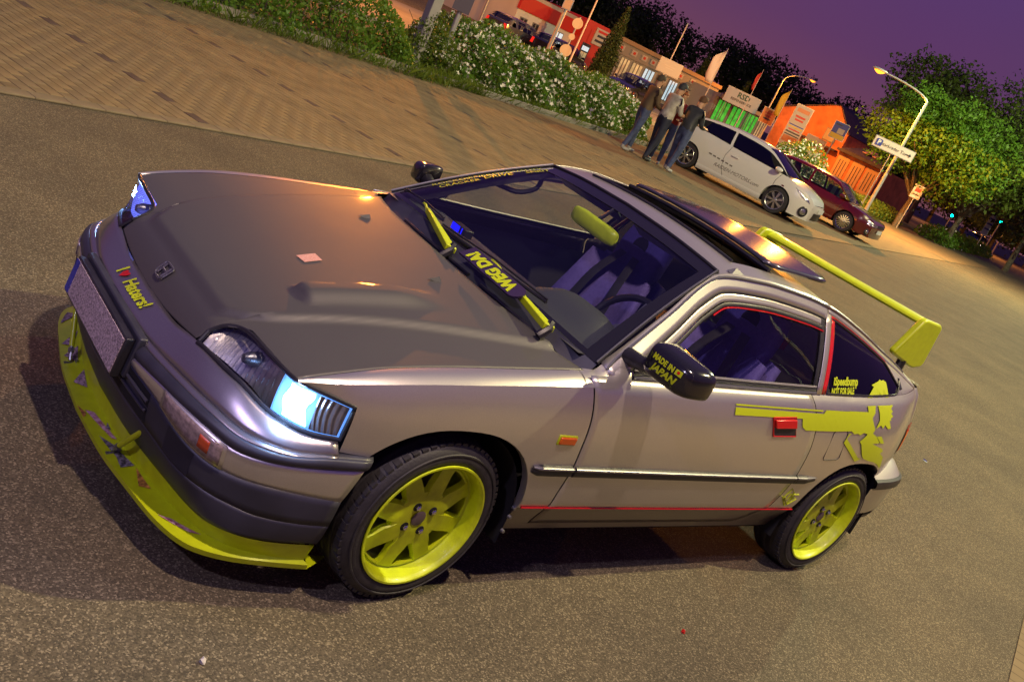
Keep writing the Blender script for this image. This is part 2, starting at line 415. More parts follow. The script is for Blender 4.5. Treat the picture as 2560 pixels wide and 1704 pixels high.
# fuel flap seam and tail lamps
fl_=[(-1.835,.742),(-1.92,.748),(-1.935,.735),(-1.975,.62),(-1.965,.607),(-1.875,.602),(-1.865,.612),(-1.828,.73)]
fl_=[(-1.93,.748),(-2.02,.752),(-2.032,.742),(-2.052,.63),(-2.04,.618),(-1.94,.612),(-1.93,.62),(-1.92,.735)]
mb=MB(); mb.tube([(a,Ys(a,b)+.0005,b) for a,b in fl_+[fl_[0]]],.0022,5); part(mb,'fuel_flap_seam',black,rq)
def tail_map(a,b): 
    # a: wraps from the side round the corner to the back
    x0=-2.82
    if a<0: x=x0-a; return (x,Ys(x,b)+.004,b)
    t=min(math.pi/2,a/.062); return (x0-.088*math.sin(t)-.001,Ys(x0,b)-.07*(1-math.cos(t))+.004*math.cos(t)-max(0,a-.097),b)
def tlamp(z0,z1,a0,a1): return [[tail_map(a,lerp(z0(a),z1(a),j/5.)) for j in range(6)] for a in lin(a0,a1,14)]
for s_ in (1,-1):
    mb=MB(); mb.grid(tlamp(lambda a:.60,lambda a:.74+.02*min(1,max(0,(a+.06)/.1)),-.045,.5))
    (part(mb,'tail_lamp',redp) if s_>0 else part(mb.mirror_y(),'tail_lamp',redp))
    mb=MB(); mb.grid([[ (p[0],p[1]+.003,p[2]) for p in r] for r in tlamp(lambda a:.618,lambda a:.722,-.038,.05)])
    (part(mb,'tail_indicator',orange) if s_>0 else part(mb.mirror_y(),'tail_indicator',orange))
# rear bumper
def rb_curve(z,o):
    return [(-2.515,.792+o),(-2.62,.785+o),(-2.72,.772+o),(-2.82,.748+o),(-2.90,.705+o),(-2.955-o,.63),(-2.985-o,.45),(-3.0-o,.2),(-3.005-o,0)]
def rb(levels,name,m):
    mb=MB(); rows=[]
    for z,o in levels:
        h=crv([(a,b,z) for a,b in rb_curve(z,o)],28); rows.append(h+[(a,-b,c) for a,b,c in reversed(h[:-1])])
    mb.grid(rows); return part(mb,name,m)
rbump=rb([(.30,-.02),(.33,.0),(.47,.008)],'rear_bumper',silver)
rb([(.25,-.06),(.275,-.02),(.30,-.012)],'rear_valance',black)
rb([(.470,.010),(.474,.022),(.495,.026),(.513,.020),(.520,.004)],'rear_bumper_strip',black)
rb([(.519,.004),(.530,-.012),(.552,-.05),(.565,-.10)],'rear_bumper_cap',silver)

# ---- front bumper: lofted bands round the nose
NOSE=[('L0',[(.672,0,.553),(.668,.2,.557),(.656,.40,.581),(.606,.549,.570),(.540,.655,.539),(.455,.727,.526),(.385,.760,.531)]),
('L1',[(.752,0,.508),(.742,.22,.509),(.703,.43,.508),(.655,.57,.499),(.592,.675,.484),(.512,.742,.485),(.380,.783,.500)]),
('L2',[(.766,0,.496),(.754,.23,.496),(.716,.45,.498),(.668,.59,.489),(.601,.694,.474),(.515,.756,.477),(.390,.791,.496),(.281,.803,.500)]),
('L3',[(.782,0,.452),(.770,.23,.455),(.733,.46,.468),(.680,.59,.456),(.610,.69,.438),(.538,.745,.445),(.39,.791,.461),(.297,.804,.469)]),
('L4',[(.782,0,.436),(.772,.23,.436),(.744,.40,.424),(.692,.565,.383),(.638,.652,.368),(.590,.70,.367),(.515,.752,.373),(.39,.788,.368),(.325,.800,.365)]),
('L5',[(.768,0,.33),(.758,.23,.33),(.728,.43,.32),(.690,.565,.30),(.640,.65,.29),(.59,.70,.285),(.515,.752,.28),(.39,.788,.28),(.327,.795,.28)]),
('L6',[(.716,0,.205),(.706,.20,.205),(.665,.47,.204),(.620,.655,.205),(.548,.732,.207),(.43,.77,.21),(.330,.783,.212)])]
NC={k:crv(v,40) for k,v in NOSE}
def full(c): return c+[(a,-b,z) for a,b,z in c[1:]] if False else [(a,-b,z) for a,b,z in reversed(c[1:])]+c
def band(a,b,n,bulge,name,m,parent=coupe,sub=None,solid=.002):
    A,B=full(a),full(b); rows=[]
    for j in range(n):
        t=j/(n-1.); row=[]
        for p,q in zip(A,B):
            r=math.hypot(lerp(p[0],q[0],t),lerp(p[1],q[1],t)); k=1+bulge*math.sin(math.pi*t)/max(.3,r); row.append((lerp(p[0],q[0],t)*k,lerp(p[1],q[1],t)*k,lerp(p[2],q[2],t)+0))
        rows.append(row)
    mb=MB(); mb.grid(rows); return part(mb,name,m,parent,solid=solid)
l1x=NC['L1'][:]; 
bump=band(NC['L0'],NC['L1'],6,.006,'front_bumper',browp)
# side end of the upper band belongs to the bumper as well
band(NC['L1'],crv(NOSE[2][1][:7],40),4,.004,'bumper_edge',browp,bump)
L2i=[(a-.004-.010*(b/.8),b*(1-.035*(b/.8)),z+.0035) for a,b,z in NC['L2']]
band(NC['L2'],NC['L3'],7,.010,'bumper_strip',bluish,bump)
band(L2i,NC['L2'],3,.0,'strip_top',bluish,bump)
band(NC['L3'],NC['L4'],7,.003,'bumper_band',silver,bump)
low=band(NC['L4'],NC['L5'],5,.002,'lower_bumper',bluish,bump)
band(NC['L5'],NC['L6'],8,.004,'bumper_valance',bluish,bump)
# text on the bumper
def nose_at(y,t,k0='L0',k1='L1',out=.004):
    def f(c,y):
        for i in range(len(c)-1):
            if c[i][1]<=abs(y)<=c[i+1][1]: 
                s_=(abs(y)-c[i][1])/(c[i+1][1]-c[i][1]); return [lerp(c[i][k],c[i+1][k],s_) for k in(0,2)]
        return [c[-1][0],c[-1][2]]
    a,b=f(NC[k0],y),f(NC[k1],y); return (lerp(a[0],b[0],t)+out*.5,y,lerp(a[1],b[1],t)+out+.004*math.sin(math.pi*t))
bt=lambda a,b:nose_at(a,.50-b/.095)
text_on('bumper_lettering','I',.058,lambda a,b:bt(a-.128,b),limed,bump,bold=.002)
text_on('bumper_lettering','Haters!',.058,lambda a,b:bt(a+.030,b),limed,bump,bold=.002)
ht=[(.016*math.sin(t)**3,.0013*(13*math.cos(t)-5*math.cos(2*t)-2*math.cos(3*t)-math.cos(4*t))) for t in lin(0,2*math.pi*23/24,24)]
decal([ht],lambda a,b:bt(a-.098,b),'bumper_heart',mat('heart_red',(.45,.01,.01),.5),bump)
# indicator lamps in the silver band, grille opening, fog recesses
def nose_patch(y0,y1,t0,t1,k0,k1,out,n=10,nt_=4):
    return [[nose_at(lerp(y0,y1,i/(n-1.)),lerp(t0,t1,j/(nt_-1.)),k0,k1,0) for j in range(nt_)] for i in range(n)],out
def shell(P,out,mb):
    mb.grid([[(p[0]*(1+out),p[1]*(1+out),p[2]) for p in r] for r in P]); return mb
for s_ in (1,-1):
    for nm,m,y0,y1,t0,t1,o in (('indicator_frame',silver,.450,.668,.02,.98,.005),('indicator_lens',mat('smoky_lens',(.26,.20,.20),.15,coat=.6,noise=.35,nscale=90),.462,.66,.12,.88,.009),('indicator_bulb',mat('amber_bulb',(.50,.07,.02),.25,coat=.5),.600,.630,.3,.75,.0105)):  # the bulb has a plain amber colour
        mb=MB(); P,_=nose_patch(y0,y1,t0,t1,'L3','L4',0); shell(P,o,mb)
        if s_<0: mb=mb.mirror_y()
        part(mb,nm,m,bump,solid=.003)
    mb=MB(); P,_=nose_patch(.50,.60,.12,.95,'L4','L5',0); shell(P,.004,mb)
    part(mb if s_>0 else mb.mirror_y(),'fog_recess',mat('recess_blue',(.012,.012,.028),.35),bump)
mb=MB(); P,_=nose_patch(-.40,.40,.06,.95,'L4','L5',0,24); shell(P,.004,mb); part(mb,'grille_opening',void,bump)
for t in (.33,.62):
    mb=MB(); mb.tube([(lambda p:(p[0]+.007,p[1],p[2]))(nose_at(y,t,'L4','L5',0)) for y in lin(-.40,.40,24)],.005,6); part(mb,'grille_bar',bluish,bump)
# plate in its black carrier, tipped back a little
plate_m=mat('plate_speckle',(.42,.34,.40),.5,noise=.75,nscale=170,col2=(.66,.52,.56),det=2)
def plate_map(a,b,d=0): return (.795-b*.10+d,a,.442+b)
mb=MB(); mb.prism([(-.262,-.060),(.262,-.060),(.262,.062),(-.262,.062)],lambda a,b:plate_map(a,b,-.018),lambda a,b:plate_map(a,b,.008)); holder=part(mb,'plate_carrier',black,bump,bevel=.004)
mb=MB(); mb.prism([(-.278,-.052),(.278,-.052),(.278,.074),(-.278,.074)],lambda a,b:plate_map(a,b,-.045),lambda a,b:plate_map(a,b,-.020)); part(mb,'plate_bracket',bluish,bump,bevel=.005)
mb=MB(); mb.prism([(-.255,-.050),(.255,-.050),(.255,.055),(-.255,.055)],lambda a,b:plate_map(a,b,.006),lambda a,b:plate_map(a,b,.011)); part(mb,'number_plate',plate_m,bump,smooth=False)
mb=MB(); mb.prism([(-.255,-.050),(-.222,-.050),(-.222,.055),(-.255,.055)],lambda a,b:plate_map(a,b,.010),lambda a,b:plate_map(a,b,.0125)); part(mb,'plate_country_band',mat('plate_blue',(.02,.03,.35),.4,noise=.5,nscale=150),bump,smooth=False)

# ---- lime splitter lip with struts
RT=crv([(.712,0,.205),(.702,.20,.205),(.661,.47,.204),(.616,.655,.205),(.545,.735,.206),(.43,.771,.206),(.335,.782,.206)],40)
RF=crv([(.706,0,.142),(.694,.20,.142),(.655,.44,.142),(.606,.60,.142),(.540,.69,.142),(.43,.745,.142),(.335,.765,.142)],40)
LF=crv([(.765,0,.128),(.756,.20,.128),(.722,.42,.128),(.690,.565,.128),(.640,.665,.128),(.545,.725,.130),(.43,.757,.132),(.322,.776,.132)],40)
LB=[(a*.995,b*.995,z-.018) for a,b,z in LF]
mb=MB(); mb.grid([full(c) for c in (RT,[(lerp(a[0],b[0],.5)-.004,lerp(a[1],b[1],.5)-.004,lerp(a[2],b[2],.5)) for a,b in zip(RT,RF)],RF,LF,LB,[(a-.10,b*.92,z-.022) for a,b,z in LF])])
# end caps
for s_ in (1,-1):
    q=[(p[-1][0],s_*p[-1][1],p[-1][2]) for p in (RT,RF,LF,LB)]; mb.add(q+[(.335,s_*.72,.11),(.335,s_*.72,.205)],[(0,1,2,3,4,5)])
lipo=part(mb,'front_lip',lime,angle=25)
def lip_map(y,t,o=.0025):
    def f(c):
        for i in range(len(c)-1):
            if c[i][1]<=abs(y)<=c[i+1][1]:
                s_=(abs(y)-c[i][1])/(c[i+1][1]-c[i][1]); return [lerp(c[i][k],c[i+1][k],s_) for k in(0,2)]
        return [c[-1][0],c[-1][2]]
    a,b=f(RF),f(LF); return (lerp(a[0],b[0],t),y,lerp(a[1],b[1],t)+o)
shard_m=[mat('sticker_black',(.02,.02,.03),.5,noise=.9,nscale=90,col2=(.35,.30,.33)),mat('sticker_stripe',(.10,.07,.08),.5,noise=.95,nscale=120,col2=(.66,.45,.50)),mat('sticker_red',(.55,.03,.05),.5,noise=.6,nscale=70,col2=(.70,.45,.50)),mat('sticker_amber',(.45,.20,.04),.5,noise=.8,nscale=80)]
for q,mi in (([(-.60,.15),(-.53,.9),(-.62,.75)],0),([(-.47,.05),(-.36,.35),(-.38,.9)],1),([(-.36,.1),(-.25,.25),(-.30,.85)],1),([(-.20,.05),(-.09,.2),(-.13,.75)],1),([(.03,.75),(.05,.4),(.20,.10),(.19,.3)],2),([(.0,.98),(.05,.75),(.07,.98)],3),([(.11,.08),(.14,.3),(.15,.12)],0),([(.17,.75),(.22,.4),(.33,.15),(.33,.75),(.28,.6)],0),([(.34,.15),(.44,.25),(.42,.62)],3),([(.545,.8),(.57,.5),(.645,.2),(.63,.45)],2)):
    decal([q],lambda a,b:lip_map(a,b),'lip_sticker',shard_m[mi],lipo,.03)
for s_ in (1,-1):
    a=Vector((.728,s_*.255,.142)); b=Vector((.716,s_*.385,.300)); mid=a.lerp(b,.22)
    mb=MB(); mb.tube([mid,b],.0085,10); st=part(mb,'lip_strut',lime,lipo)
    mb=MB(); mb.tube([a,mid],.0055,8); mb.tube([a.lerp(b,.13),a.lerp(b,.2)],.010,6); mb.tube([a+Vector((.016,0,-.012)),a+Vector((-.02,0,-.012)),a+Vector((-.02,0,.004))],.006,8); part(mb,'strut_end',grey_metal,lipo)

# ---- headlamps
TOPC=[(.634,.368,.612),(.603,.372,.634),(.570,.398,.649),(.556,.45,.657),(.547,.566,.660),(.533,.690,.664),(.45,.736,.652),(.375,.760,.637)]
BOTC=[(.659,.380,.578),(.655,.400,.582),(.640,.46,.581),(.625,.505,.577),(.605,.549,.572),(.540,.655,.542),(.455,.727,.530),(.380,.759,.536)]
TN,BN=crv(TOPC,50),crv(BOTC,50)
def lamp(u,v,d):
    i=u*49; k=min(48,int(i)); s_=i-k
    a=[lerp(TN[k][q],TN[k+1][q],s_) for q in range(3)]; b=[lerp(BN[k][q],BN[k+1][q],s_) for q in range(3)]
    p=[lerp(a[q],b[q],v) for q in range(3)]; g=.008*math.sin(math.pi*v)*math.sin(math.pi*min(1,max(0,u)))**.5
    n=Vector((.75,.25+.45*u,.35)).normalized(); return tuple(p[q]+n[q]*(g+d) for q in range(3))
refl=mat('lamp_reflector',(.74,.68,.64),.42,metal=.8,bump=.35,bscale=26,noise=.25,nscale=14)
ribbed=mat('ribbed_lens',(.50,.44,.46),.16,metal=.6,coat=.6)
t_=ribbed.node_tree; wv=t_.nodes.new('ShaderNodeTexWave'); wv.wave_type='BANDS'; wv.bands_direction='Y'; wv.inputs['Scale'].default_value=55; wv.inputs['Distortion'].default_value=.3
tcn=t_.nodes.new('ShaderNodeTexCoord'); t_.links.new(tcn.outputs['Object'],wv.inputs['Vector']); bpn=t_.nodes.new('ShaderNodeBump'); bpn.inputs['Strength'].default_value=.9; bpn.inputs['Distance'].default_value=.006
t_.links.new(wv.outputs['Fac'],bpn.inputs['Height']); t_.links.new(bpn.outputs[0],t_.nodes['Principled BSDF'].inputs['Normal'])
glow=mat('parking_light_glow',(.75,.9,1),.3,emit=1.0,ecol=(.42,.72,1.0))
t_=glow.node_tree; g_b=t_.nodes['Principled BSDF']; gtc=t_.nodes.new('ShaderNodeTexCoord'); gn=t_.nodes.new('ShaderNodeTexNoise'); gn.inputs['Scale'].default_value=48; gn.inputs['Detail'].default_value=4
gw=t_.nodes.new('ShaderNodeTexWave'); gw.inputs['Scale'].default_value=60; gw.bands_direction='Y'; gw.inputs['Distortion'].default_value=2
for q in (gn,gw): t_.links.new(gtc.outputs['Object'],q.inputs['Vector'])
gm=t_.nodes.new('ShaderNodeMix'); gm.data_type='FLOAT'; gm.inputs[0].default_value=.22; t_.links.new(gn.outputs['Fac'],gm.inputs[2]); t_.links.new(gw.outputs['Fac'],gm.inputs[3])
gr=t_.nodes.new('ShaderNodeValToRGB'); gr.color_ramp.elements[0].position=.36; gr.color_ramp.elements[0].color=(.16,.62,1.7,1); gr.color_ramp.elements[1].position=.56; gr.color_ramp.elements[1].color=(4.2,6.0,7.5,1); t_.links.new(gm.outputs[0],gr.inputs[0]); t_.links.new(gr.outputs[0],g_b.inputs['Emission Color'])
glow2=mat('parking_light_halo',(.3,.55,.95),.3,emit=1.3,ecol=(.13,.36,1.0))
for s_ in (1,-1):
    f=lambda mb:(mb if s_>0 else mb.mirror_y())
    mb=MB(); mb.grid([[lamp(u,v,0) for v in lin(0,1,9)] for u in lin(0,1,40)]); hl=part(f(mb),'headlamp',lens)
    for q,u in enumerate(lin(.10,.56,15)):
        mb=MB(); mb.tube([lamp(u,v,.0008) for v in lin(.10,.92,8)],.0022,5); part(f(mb),'lens_rib',lens,hl)
    mb=MB(); edge=[lamp(u,0,0) for u in lin(0,1,30)]+[lamp(1,v,0) for v in lin(0,1,8)][1:]+[lamp(u,1,0) for u in lin(1,0,30)][1:]+[lamp(0,v,0) for v in lin(1,0,8)][1:]
    mb.tube(edge,.0065,8,caps=False); part(f(mb),'headlamp_seal',black,hl)
    mb=MB(); mb.grid([[lamp(u,v,-.045*math.sin(math.pi*min(1,max(0,(u+.02)/.62)))-.006) for v in lin(.02,.98,9)] for u in lin(.01,.60,24)]); part(f(mb),'reflector',refl if s_>0 else mat('reflector_lit',(.3,.3,.7),.2,metal=.6,bump=.6,bscale=55,emit=1.5,ecol=(.16,.20,1.0)),hl)  # far reflector carries the parking light's blue glow in its own material
    mb=MB(); mb.grid([[lamp(u,v,-.012) for v in lin(.03,.97,5)] for u in lin(.60,.985,20)]); part(f(mb),'lamp_back',glow2,hl)
    mb=MB(); mb.grid([[lamp(u+.012*math.sin(v*9),v,-.006) for v in lin(.10,.90,9)] for u in lin(.655,.79,9)]); part(f(mb),'parking_light',glow,hl)
    mb=MB(); mb.grid([[lamp(u,v,-.004) for v in lin(.08,.92,9)] for u in lin(.82,.975,9)]); part(f(mb),'ribbed_insert',ribbed,hl)
    pl_=bpy.data.lights.new('parking_bulb','POINT'); pl_.energy=2.2; pl_.color=(.30,.55,1.0); pl_.shadow_soft_size=.02; po=bpy.data.objects.new('parking_bulb',pl_); COL.objects.link(po); q_=lamp(.72,.6,.035); po.location=(q_[0],q_[1]*s_,q_[2]); po.parent=hl
    mb=MB(); mb.lathe([(.0,.03),(.012,.028),(.02,.01),(.022,-.02)],16,'X',(.555,.50*1,.610)); part(f(mb),'lamp_bulb_shield',grey_metal,hl)
    mb=MB(); mb.grid([[lamp(u,v,-.02*j) for j in (0,1,2.5)] for u,v in [(.60,v) for v in lin(.02,.98,6)]]); part(f(mb),'lamp_divider',chrome,hl)

# ---- wheels
def wheel(loc,side,steer):
    # wheel disc = brake rotor and hub; tyre, rim, nuts and cap are its pieces. local +y is the outside
    mb=MB(); mb.lathe([(.03,-.085),(.128,-.085),(.128,-.105),(.03,-.105)],28,'Y'); mb.lathe([(.0,-.06),(.05,-.06),(.05,-.12)],16,'Y'); mb.box((.10,-.095,.06),(.06,.05,.10))
    wo=mb.build('wheel',grey_metal,coupe)
    k=MB(); prof=[(.205,-.185),(.235,-.192),(.262,-.186),(.276,-.170),(.281,-.14),(.2825,-.10),(.281,-.05),(.276,-.022),(.262,-.006),(.238,.004),(.216,.000),(.209,-.006)]
    N=96; k.lathe(prof,N,'Y')
    # tread grooves and shoulder sipes as raised blocks left between cuts
    for y in (-.145,-.105,-.065): k.lathe([(.2832,y-.012),(.2845,y-.010),(.2845,y+.010),(.2832,y+.012)],N,'Y')
    for q in range(60):
        a=2*math.pi*q/60; c,s_=math.cos(a),math.sin(a)
        rot=Matrix.Rotation(-a,3,'Y')
        k.box((.2748*c,-.030,.2748*s_),(.010,.030,.019),rot)
    k.build('tyre',rubber,wo)
    # raised sidewall ring
    k=MB(); k.lathe([(.246,.0035),(.248,.0055),(.252,.0050),(.254,.002)],64,'Y'); k.build('sidewall_ring',rubber,wo)
    m=MB()
    m.lathe([(.206,-.004),(.214,.002),(.213,.006),(.207,.006),(.202,.000),(.198,-.010),(.196,-.034),(.193,-.044),(.188,-.048),(.182,-.12),(.195,-.17),(.205,-.18)],64,'Y')
    m.lathe([(.188,-.048),(.183,-.043),(.178,-.045),(.176,-.085)],64,'Y')
    # eight tapered, crowned spokes and the hub plate
    n=8
    for q in range(n):
        a=2*math.pi*(q+.3)/n; P=[]
        for r,hw,h in ((.050,.026,-.036),(.075,.034,-.033),(.095,.036,-.034),(.115,.037,-.037),(.140,.033,-.039),(.164,.032,-.041),(.184,.038,-.043)):
            row=[]
            for tt in (-1,-.8,0,.8,1):
                x,z=r,hw*tt; y=h-(.016 if abs(tt)==1 else 0)
                row.append((x*math.cos(a)-z*math.sin(a),y,x*math.sin(a)+z*math.cos(a)))
            P.append(row)
        m.grid(P)
    m.lathe([(.0,-.036),(.030,-.036),(.034,-.035),(.060,-.0325),(.096,-.035),(.104,-.050)],48,'Y')
    ro=m.build('rim',rimp,wo,angle=30)
    for q in range(4):
        a=math.pi/4+q*math.pi/2+.25; x,z=.050*math.cos(a),.050*math.sin(a)
        m=MB(); m.lathe([(.0,-.0305),(.0135,-.0307),(.0150,-.0325)],14,'Y',(x,0,z)); m.build('lug_hole',void,wo)
        m=MB(); m.lathe([(.0,-.022),(.006,-.022),(.009,-.025),(.009,-.032)],6,'Y',(x,0,z)); m.build('lug_nut',chrome,wo)
    m=MB(); m.lathe([(.0,-.031),(.022,-.031),(.026,-.0335)],24,'Y'); m.build('centre_cap',mat('cap_grey',(.17,.13,.13),.5,metal=.4),wo)
    m=MB(); m.tube([(.150,-.052,.088),(.143,-.030,.082)],.0035,6); m.build('tyre_valve',chrome,wo)
    wo.location=loc; wo.rotation_euler=(0,0,steer+(0 if side>0 else math.pi))
    return wo
wheel((0,.800,.2845),1,R(4)); wheel((-2.30,.795,.2845),1,0); wheel((0,-.800,.2845),-1,R(4)); wheel((-2.30,-.795,.2845),-1,0)
# arch liners with fixings, underbody
for s_ in (1,-1):
    for xc in (0,-2.30):
        mb=MB(); P=[]
        for k in range(25):
            t=math.pi*k/24; x,z=xc+.347*math.cos(t),.285+.327*math.sin(t); yy=.775
            P.append([(x,s_*yy,z),(x,s_*.55,z)])
        P=[[(xc+.347,s_*.775,.19),(xc+.347,s_*.55,.19)]]+P+[[(xc-.347,s_*.775,.19),(xc-.347,s_*.55,.19)]]
        mb.grid(P); mb.grid([[(xc+.347*math.cos(math.pi*k/24),s_*.55,.285+.327*math.sin(math.pi*k/24)) ,(xc+.347*math.cos(math.pi*k/24),s_*.55,.19)] for k in range(25)]); part(mb,'arch_liner',void)
    for z in (.245,.30,.335):
        mb=MB(); mb.lathe([(0,.012),(.006,.010),(.008,0)],10,'Y',(-.347-.004*(z-.245),.776,z)); part(mb if s_>0 else mb.mirror_y(),'liner_screw',grey_metal)
mb=MB(); mb.box((-1.15,0,.225),(3.3,1.06,.06)); mb.box((-1.15,0,.23),(1.55,1.44,.05)); mb.box((.47,0,.30),(.32,1.10,.24)); mb.box((-2.75,0,.36),(.22,1.1,.24)); part(mb,'underbody',void,smooth=False)
mb=MB(); mb.box((.12,0,.45),(.84,1.04,.30)); mb.box((.10,0,.64),(.7,1.0,.10)); part(mb,'engine_bay',void,smooth=False)

# ---- greenhouse side: pillars, frames, glass (built in side view, y from the ruled surface)
def rail_pts(n=70,x0=-.47,x1=-2.81): return [(x,zr(x)) for x in lin(x0,x1,n)]
def offs(pts,d):
    o=[]
    for i,p in enumerate(pts):
        a=pts[max(0,i-1)]; b=pts[min(len(pts)-1,i+1)]; tx,tz=b[0]-a[0],b[1]-a[1]; l=math.hypot(tx,tz); nx,nz=-tz/l,tx/l  # left of travel (-x): below
        if nz>0: nx,nz=-nx,-nz
        o.append((p[0]+nx*d,p[1]+nz*d))
    return o
RP=rail_pts()
def g3(x,z,o=0): return (x,Yg(x,z)+o,z)
def gband(d0,d1,o,x0,x1,name,m,parent=coupe,n=60,rows=4,both=True,zmin=True,th=0):
    pts=rail_pts(n,x0,x1); L=[offs(pts,lerp(d0,d1,j/(rows-1.))) for j in range(rows)]
    P=[]
    for r in L:
        row=[]
        for x,z in r:
            z=max(z,zb(x)-.004); row.append(g3(x,z,o))
        P.append(row)
    mb=MB(); mb.grid(P); return part(mb,name,m,parent,both=both,solid=th)
gband(-.004,.050,.002,-.50,-1.80,'roof_rail',silver,th=.003)
gband(.053,.080,.000,-.58,-1.765,'door_frame',silver,th=.003)
gband(.080,.093,.004,-.66,-1.755,'window_seal',black,th=.003)
gband(-.004,.030,.002,-1.80,-2.81,'c_pillar_rail',silver,th=.003)
mb=MB(); mb.tube([g3(x,z,.004) for x,z in offs(rail_pts(60,-.52,-1.80),.0515)],.0028,6); part(mb,'rail_seam',black,both=True)
mb=MB(); mb.tube([g3(x,z,.006) for x,z in offs(rail_pts(40,-.98,-1.75),.096)],.0032,6); part(mb,'window_edge_highlight',redp,both=True)  # painted highlight: red line along the top edge of the door glass
mb=MB(); mb.tube([g3(x,z,.008) for x,z in offs(rail_pts(60,-.50,-2.7),.004)],.005,6); part(mb,'rain_gutter',grey_metal,both=True)
# door glass
def colfill(cols,bot,top,o,n=12):
    return [[g3(x,lerp(bot(x),top(x),j/(n-1.)),o) for j in range(n)] for x in cols]
off93=offs(rail_pts(120,-.55,-1.80),.090)
xs_=[p[0] for p in off93]; zs_=[p[1] for p in off93]
def top93(x): return float(np.interp(-x,[-q for q in xs_],zs_))
mb=MB(); mb.grid(colfill(lin(-.735,-1.712,40),lambda x:zb(x)+.004,top93,-.004)); part(mb,'door_glass',glass,both=True)
# sail piece in the front corner and the belt weatherstrip
mb=MB(); mb.grid(colfill(lin(-.60,-.775,10),lambda x:zb(x)+.0,lambda x:max(zb(x)+.006,top93(x) if x>-.735 else .945),.006,6)); part(mb,'mirror_sail',black,both=True)
for d,r_,m,nm in ((.002,.007,grey_metal,'belt_trim'),(.014,.006,black,'belt_seal'),(.024,.005,silver,'belt_bead')):
    mb=MB(); mb.tube([g3(x,zb(x)+d,.003) for x in lin(-.62,-1.725,40)],r_,6); part(mb,nm,m,both=True)
# B pillar
def quad_g(x0b,x1b,x0t,x1t,zt,o,n=10,zb0=None):
    P=[]
    for i in range(4):
        row=[]
        for j in range(n):
            t=j/(n-1.); x=lerp(lerp(x0b,x1b,i/3.),lerp(x0t,x1t,i/3.),t); z=lerp(zb(x)-.002,min(zt,zr(x)-.03),t); row.append(g3(x,z,o))
        P.append(row)
    return P
for nm,m,a in (('b_pillar',black,(-1.700,-1.725,-1.735,-1.765,1.165,.002)),('b_pillar_cover',silver,(-1.729,-1.765,-1.772,-1.812,1.165,.006)),('b_pillar_stripe',redp,(-1.768,-1.800,-1.818,-1.848,1.165,.004))):
    mb=MB(); mb.grid(quad_g(*a)); part(mb,nm,m,both=True,solid=.003)
# rear quarter glass with rounded back corner
def qtop(x):
    return zr(x)-.040
def qg_top(x):
    t=ss(-2.36,-2.535,x); return lerp(qtop(x),.93,t**1.6)
def qg_bot(x):
    t=max(0,(-2.43-x)/.105); return zb(x)+.002+.055*min(1,t)**2.2
cq=lin(-1.812,-2.50,40)+[-2.515,-2.525,-2.532]
mb=MB(); mb.grid([[g3(x-.045*0,lerp(qg_bot(x),max(qg_bot(x)+.002,qg_top(x)),j/11.),.001) for j in range(12)] for x in cq]); part(mb,'quarter_glass',dkglass,both=True)
edge=[(x,qg_bot(x)) for x in cq]+[(x,qg_top(x)) for x in reversed(cq)]
mb=MB(); mb.tube([g3(x,z,.003) for x,z in edge+[edge[0]]],.005,6); part(mb,'quarter_seal',black,both=True)
mb=MB(); mb.tube([g3(x,qg_top(x)+.007,.004) for x in lin(-1.83,-2.47,40)],.0026,6); part(mb,'quarter_edge_highlight',redp,both=True)  # reflected red highlight put on as a line above the quarter glass
# panel between quarter glass and tail
def cpan(x,j,n=14):
    lo=zb(x)-.002; hi=zr(x)-.02
    return lo,hi
P=[]
mb=MB()
for x in lin(-1.812,-2.84,60):
    top=zr(x)-.026
    if x>-2.53: lo=qg_top(x)+.004
    else: lo=zb(x)-.002
    mb_row=[g3(x,lerp(min(lo,top-.001),top,j/7.),.0) for j in range(8)]; P.append(mb_row)
mb.grid(P)
mb.grid([[g3(x,lerp(zb(x)-.004,qg_bot(x)-.003,j/3.),0) for j in range(4)] for x in lin(-2.43,-2.54,12)])
part(mb,'c_pillar',silver,both=True)
mb=MB(); mb.box((-2.1,.60,.84),(.5,.03,.5)) if False else None
# ---- roof, sunroof
def roof(x,y):
    u=y/yr(x); c=.034*ss(-.98,-1.15,x)*(1-.35*ss(-1.75,-2.7,x))+.022*(1-ss(-.98,-1.15,x)); return zr(x)+c*(1-u*u)
def roof_patch(x0,x1,y0,y1,nx=10,ny=16,fx=None):
    P=[]
    for i in range(nx):
        row=[]
        for j in range(ny):
            uy=lerp(y0,y1,j/(ny-1.)); x=lerp(x0,x1,i/(nx-1.)); 
            if fx: x=lerp(fx(uy),x1,i/(nx-1.))
            y=uy*yr(x); row.append((x,y,roof(x,y)))
        P.append(row)
    return P
hdr=lambda u:-1.048-.03*u*u
mb=MB(); mb.grid(roof_patch(-1.06,-1.235,-1,1,8,30,hdr)); mb.grid(roof_patch(-1.235,-1.50,-1,-.80,8,6)); mb.grid(roof_patch(-1.235,-1.50,.80,1,8,6)); mb.grid(roof_patch(-1.50,-1.82,-1,1,12,30)); ro=part(mb,'roof',silver)
mb=MB(); sp=[roof_patch(-1.232,-1.232,-.80,.80,2,24)[0]]; mb.tube([(x,y,z+.004) for x,y,z in sp[0]],.006,6); part(mb,'sunroof_seal',black)
P=[]
for i in range(12):
    row=[]
    for j in range(24):
        x=lerp(-1.47,-1.93,i/11.); u=lerp(-1,1,j/23.); y=u*.44*(1-.10*ss(.75,1,abs(lerp(-1,1,i/11.)))*abs(u)**6); row.append((x,y,roof(-1.50,0)+.024+.004*(i/11.)-.020*u*u))
    P.append(row)
mb=MB(); mb.grid(P); part(mb,'sunroof_panel',mat('sunroof_glass',(.035,.032,.045),.16,coat=.5),solid=.012)
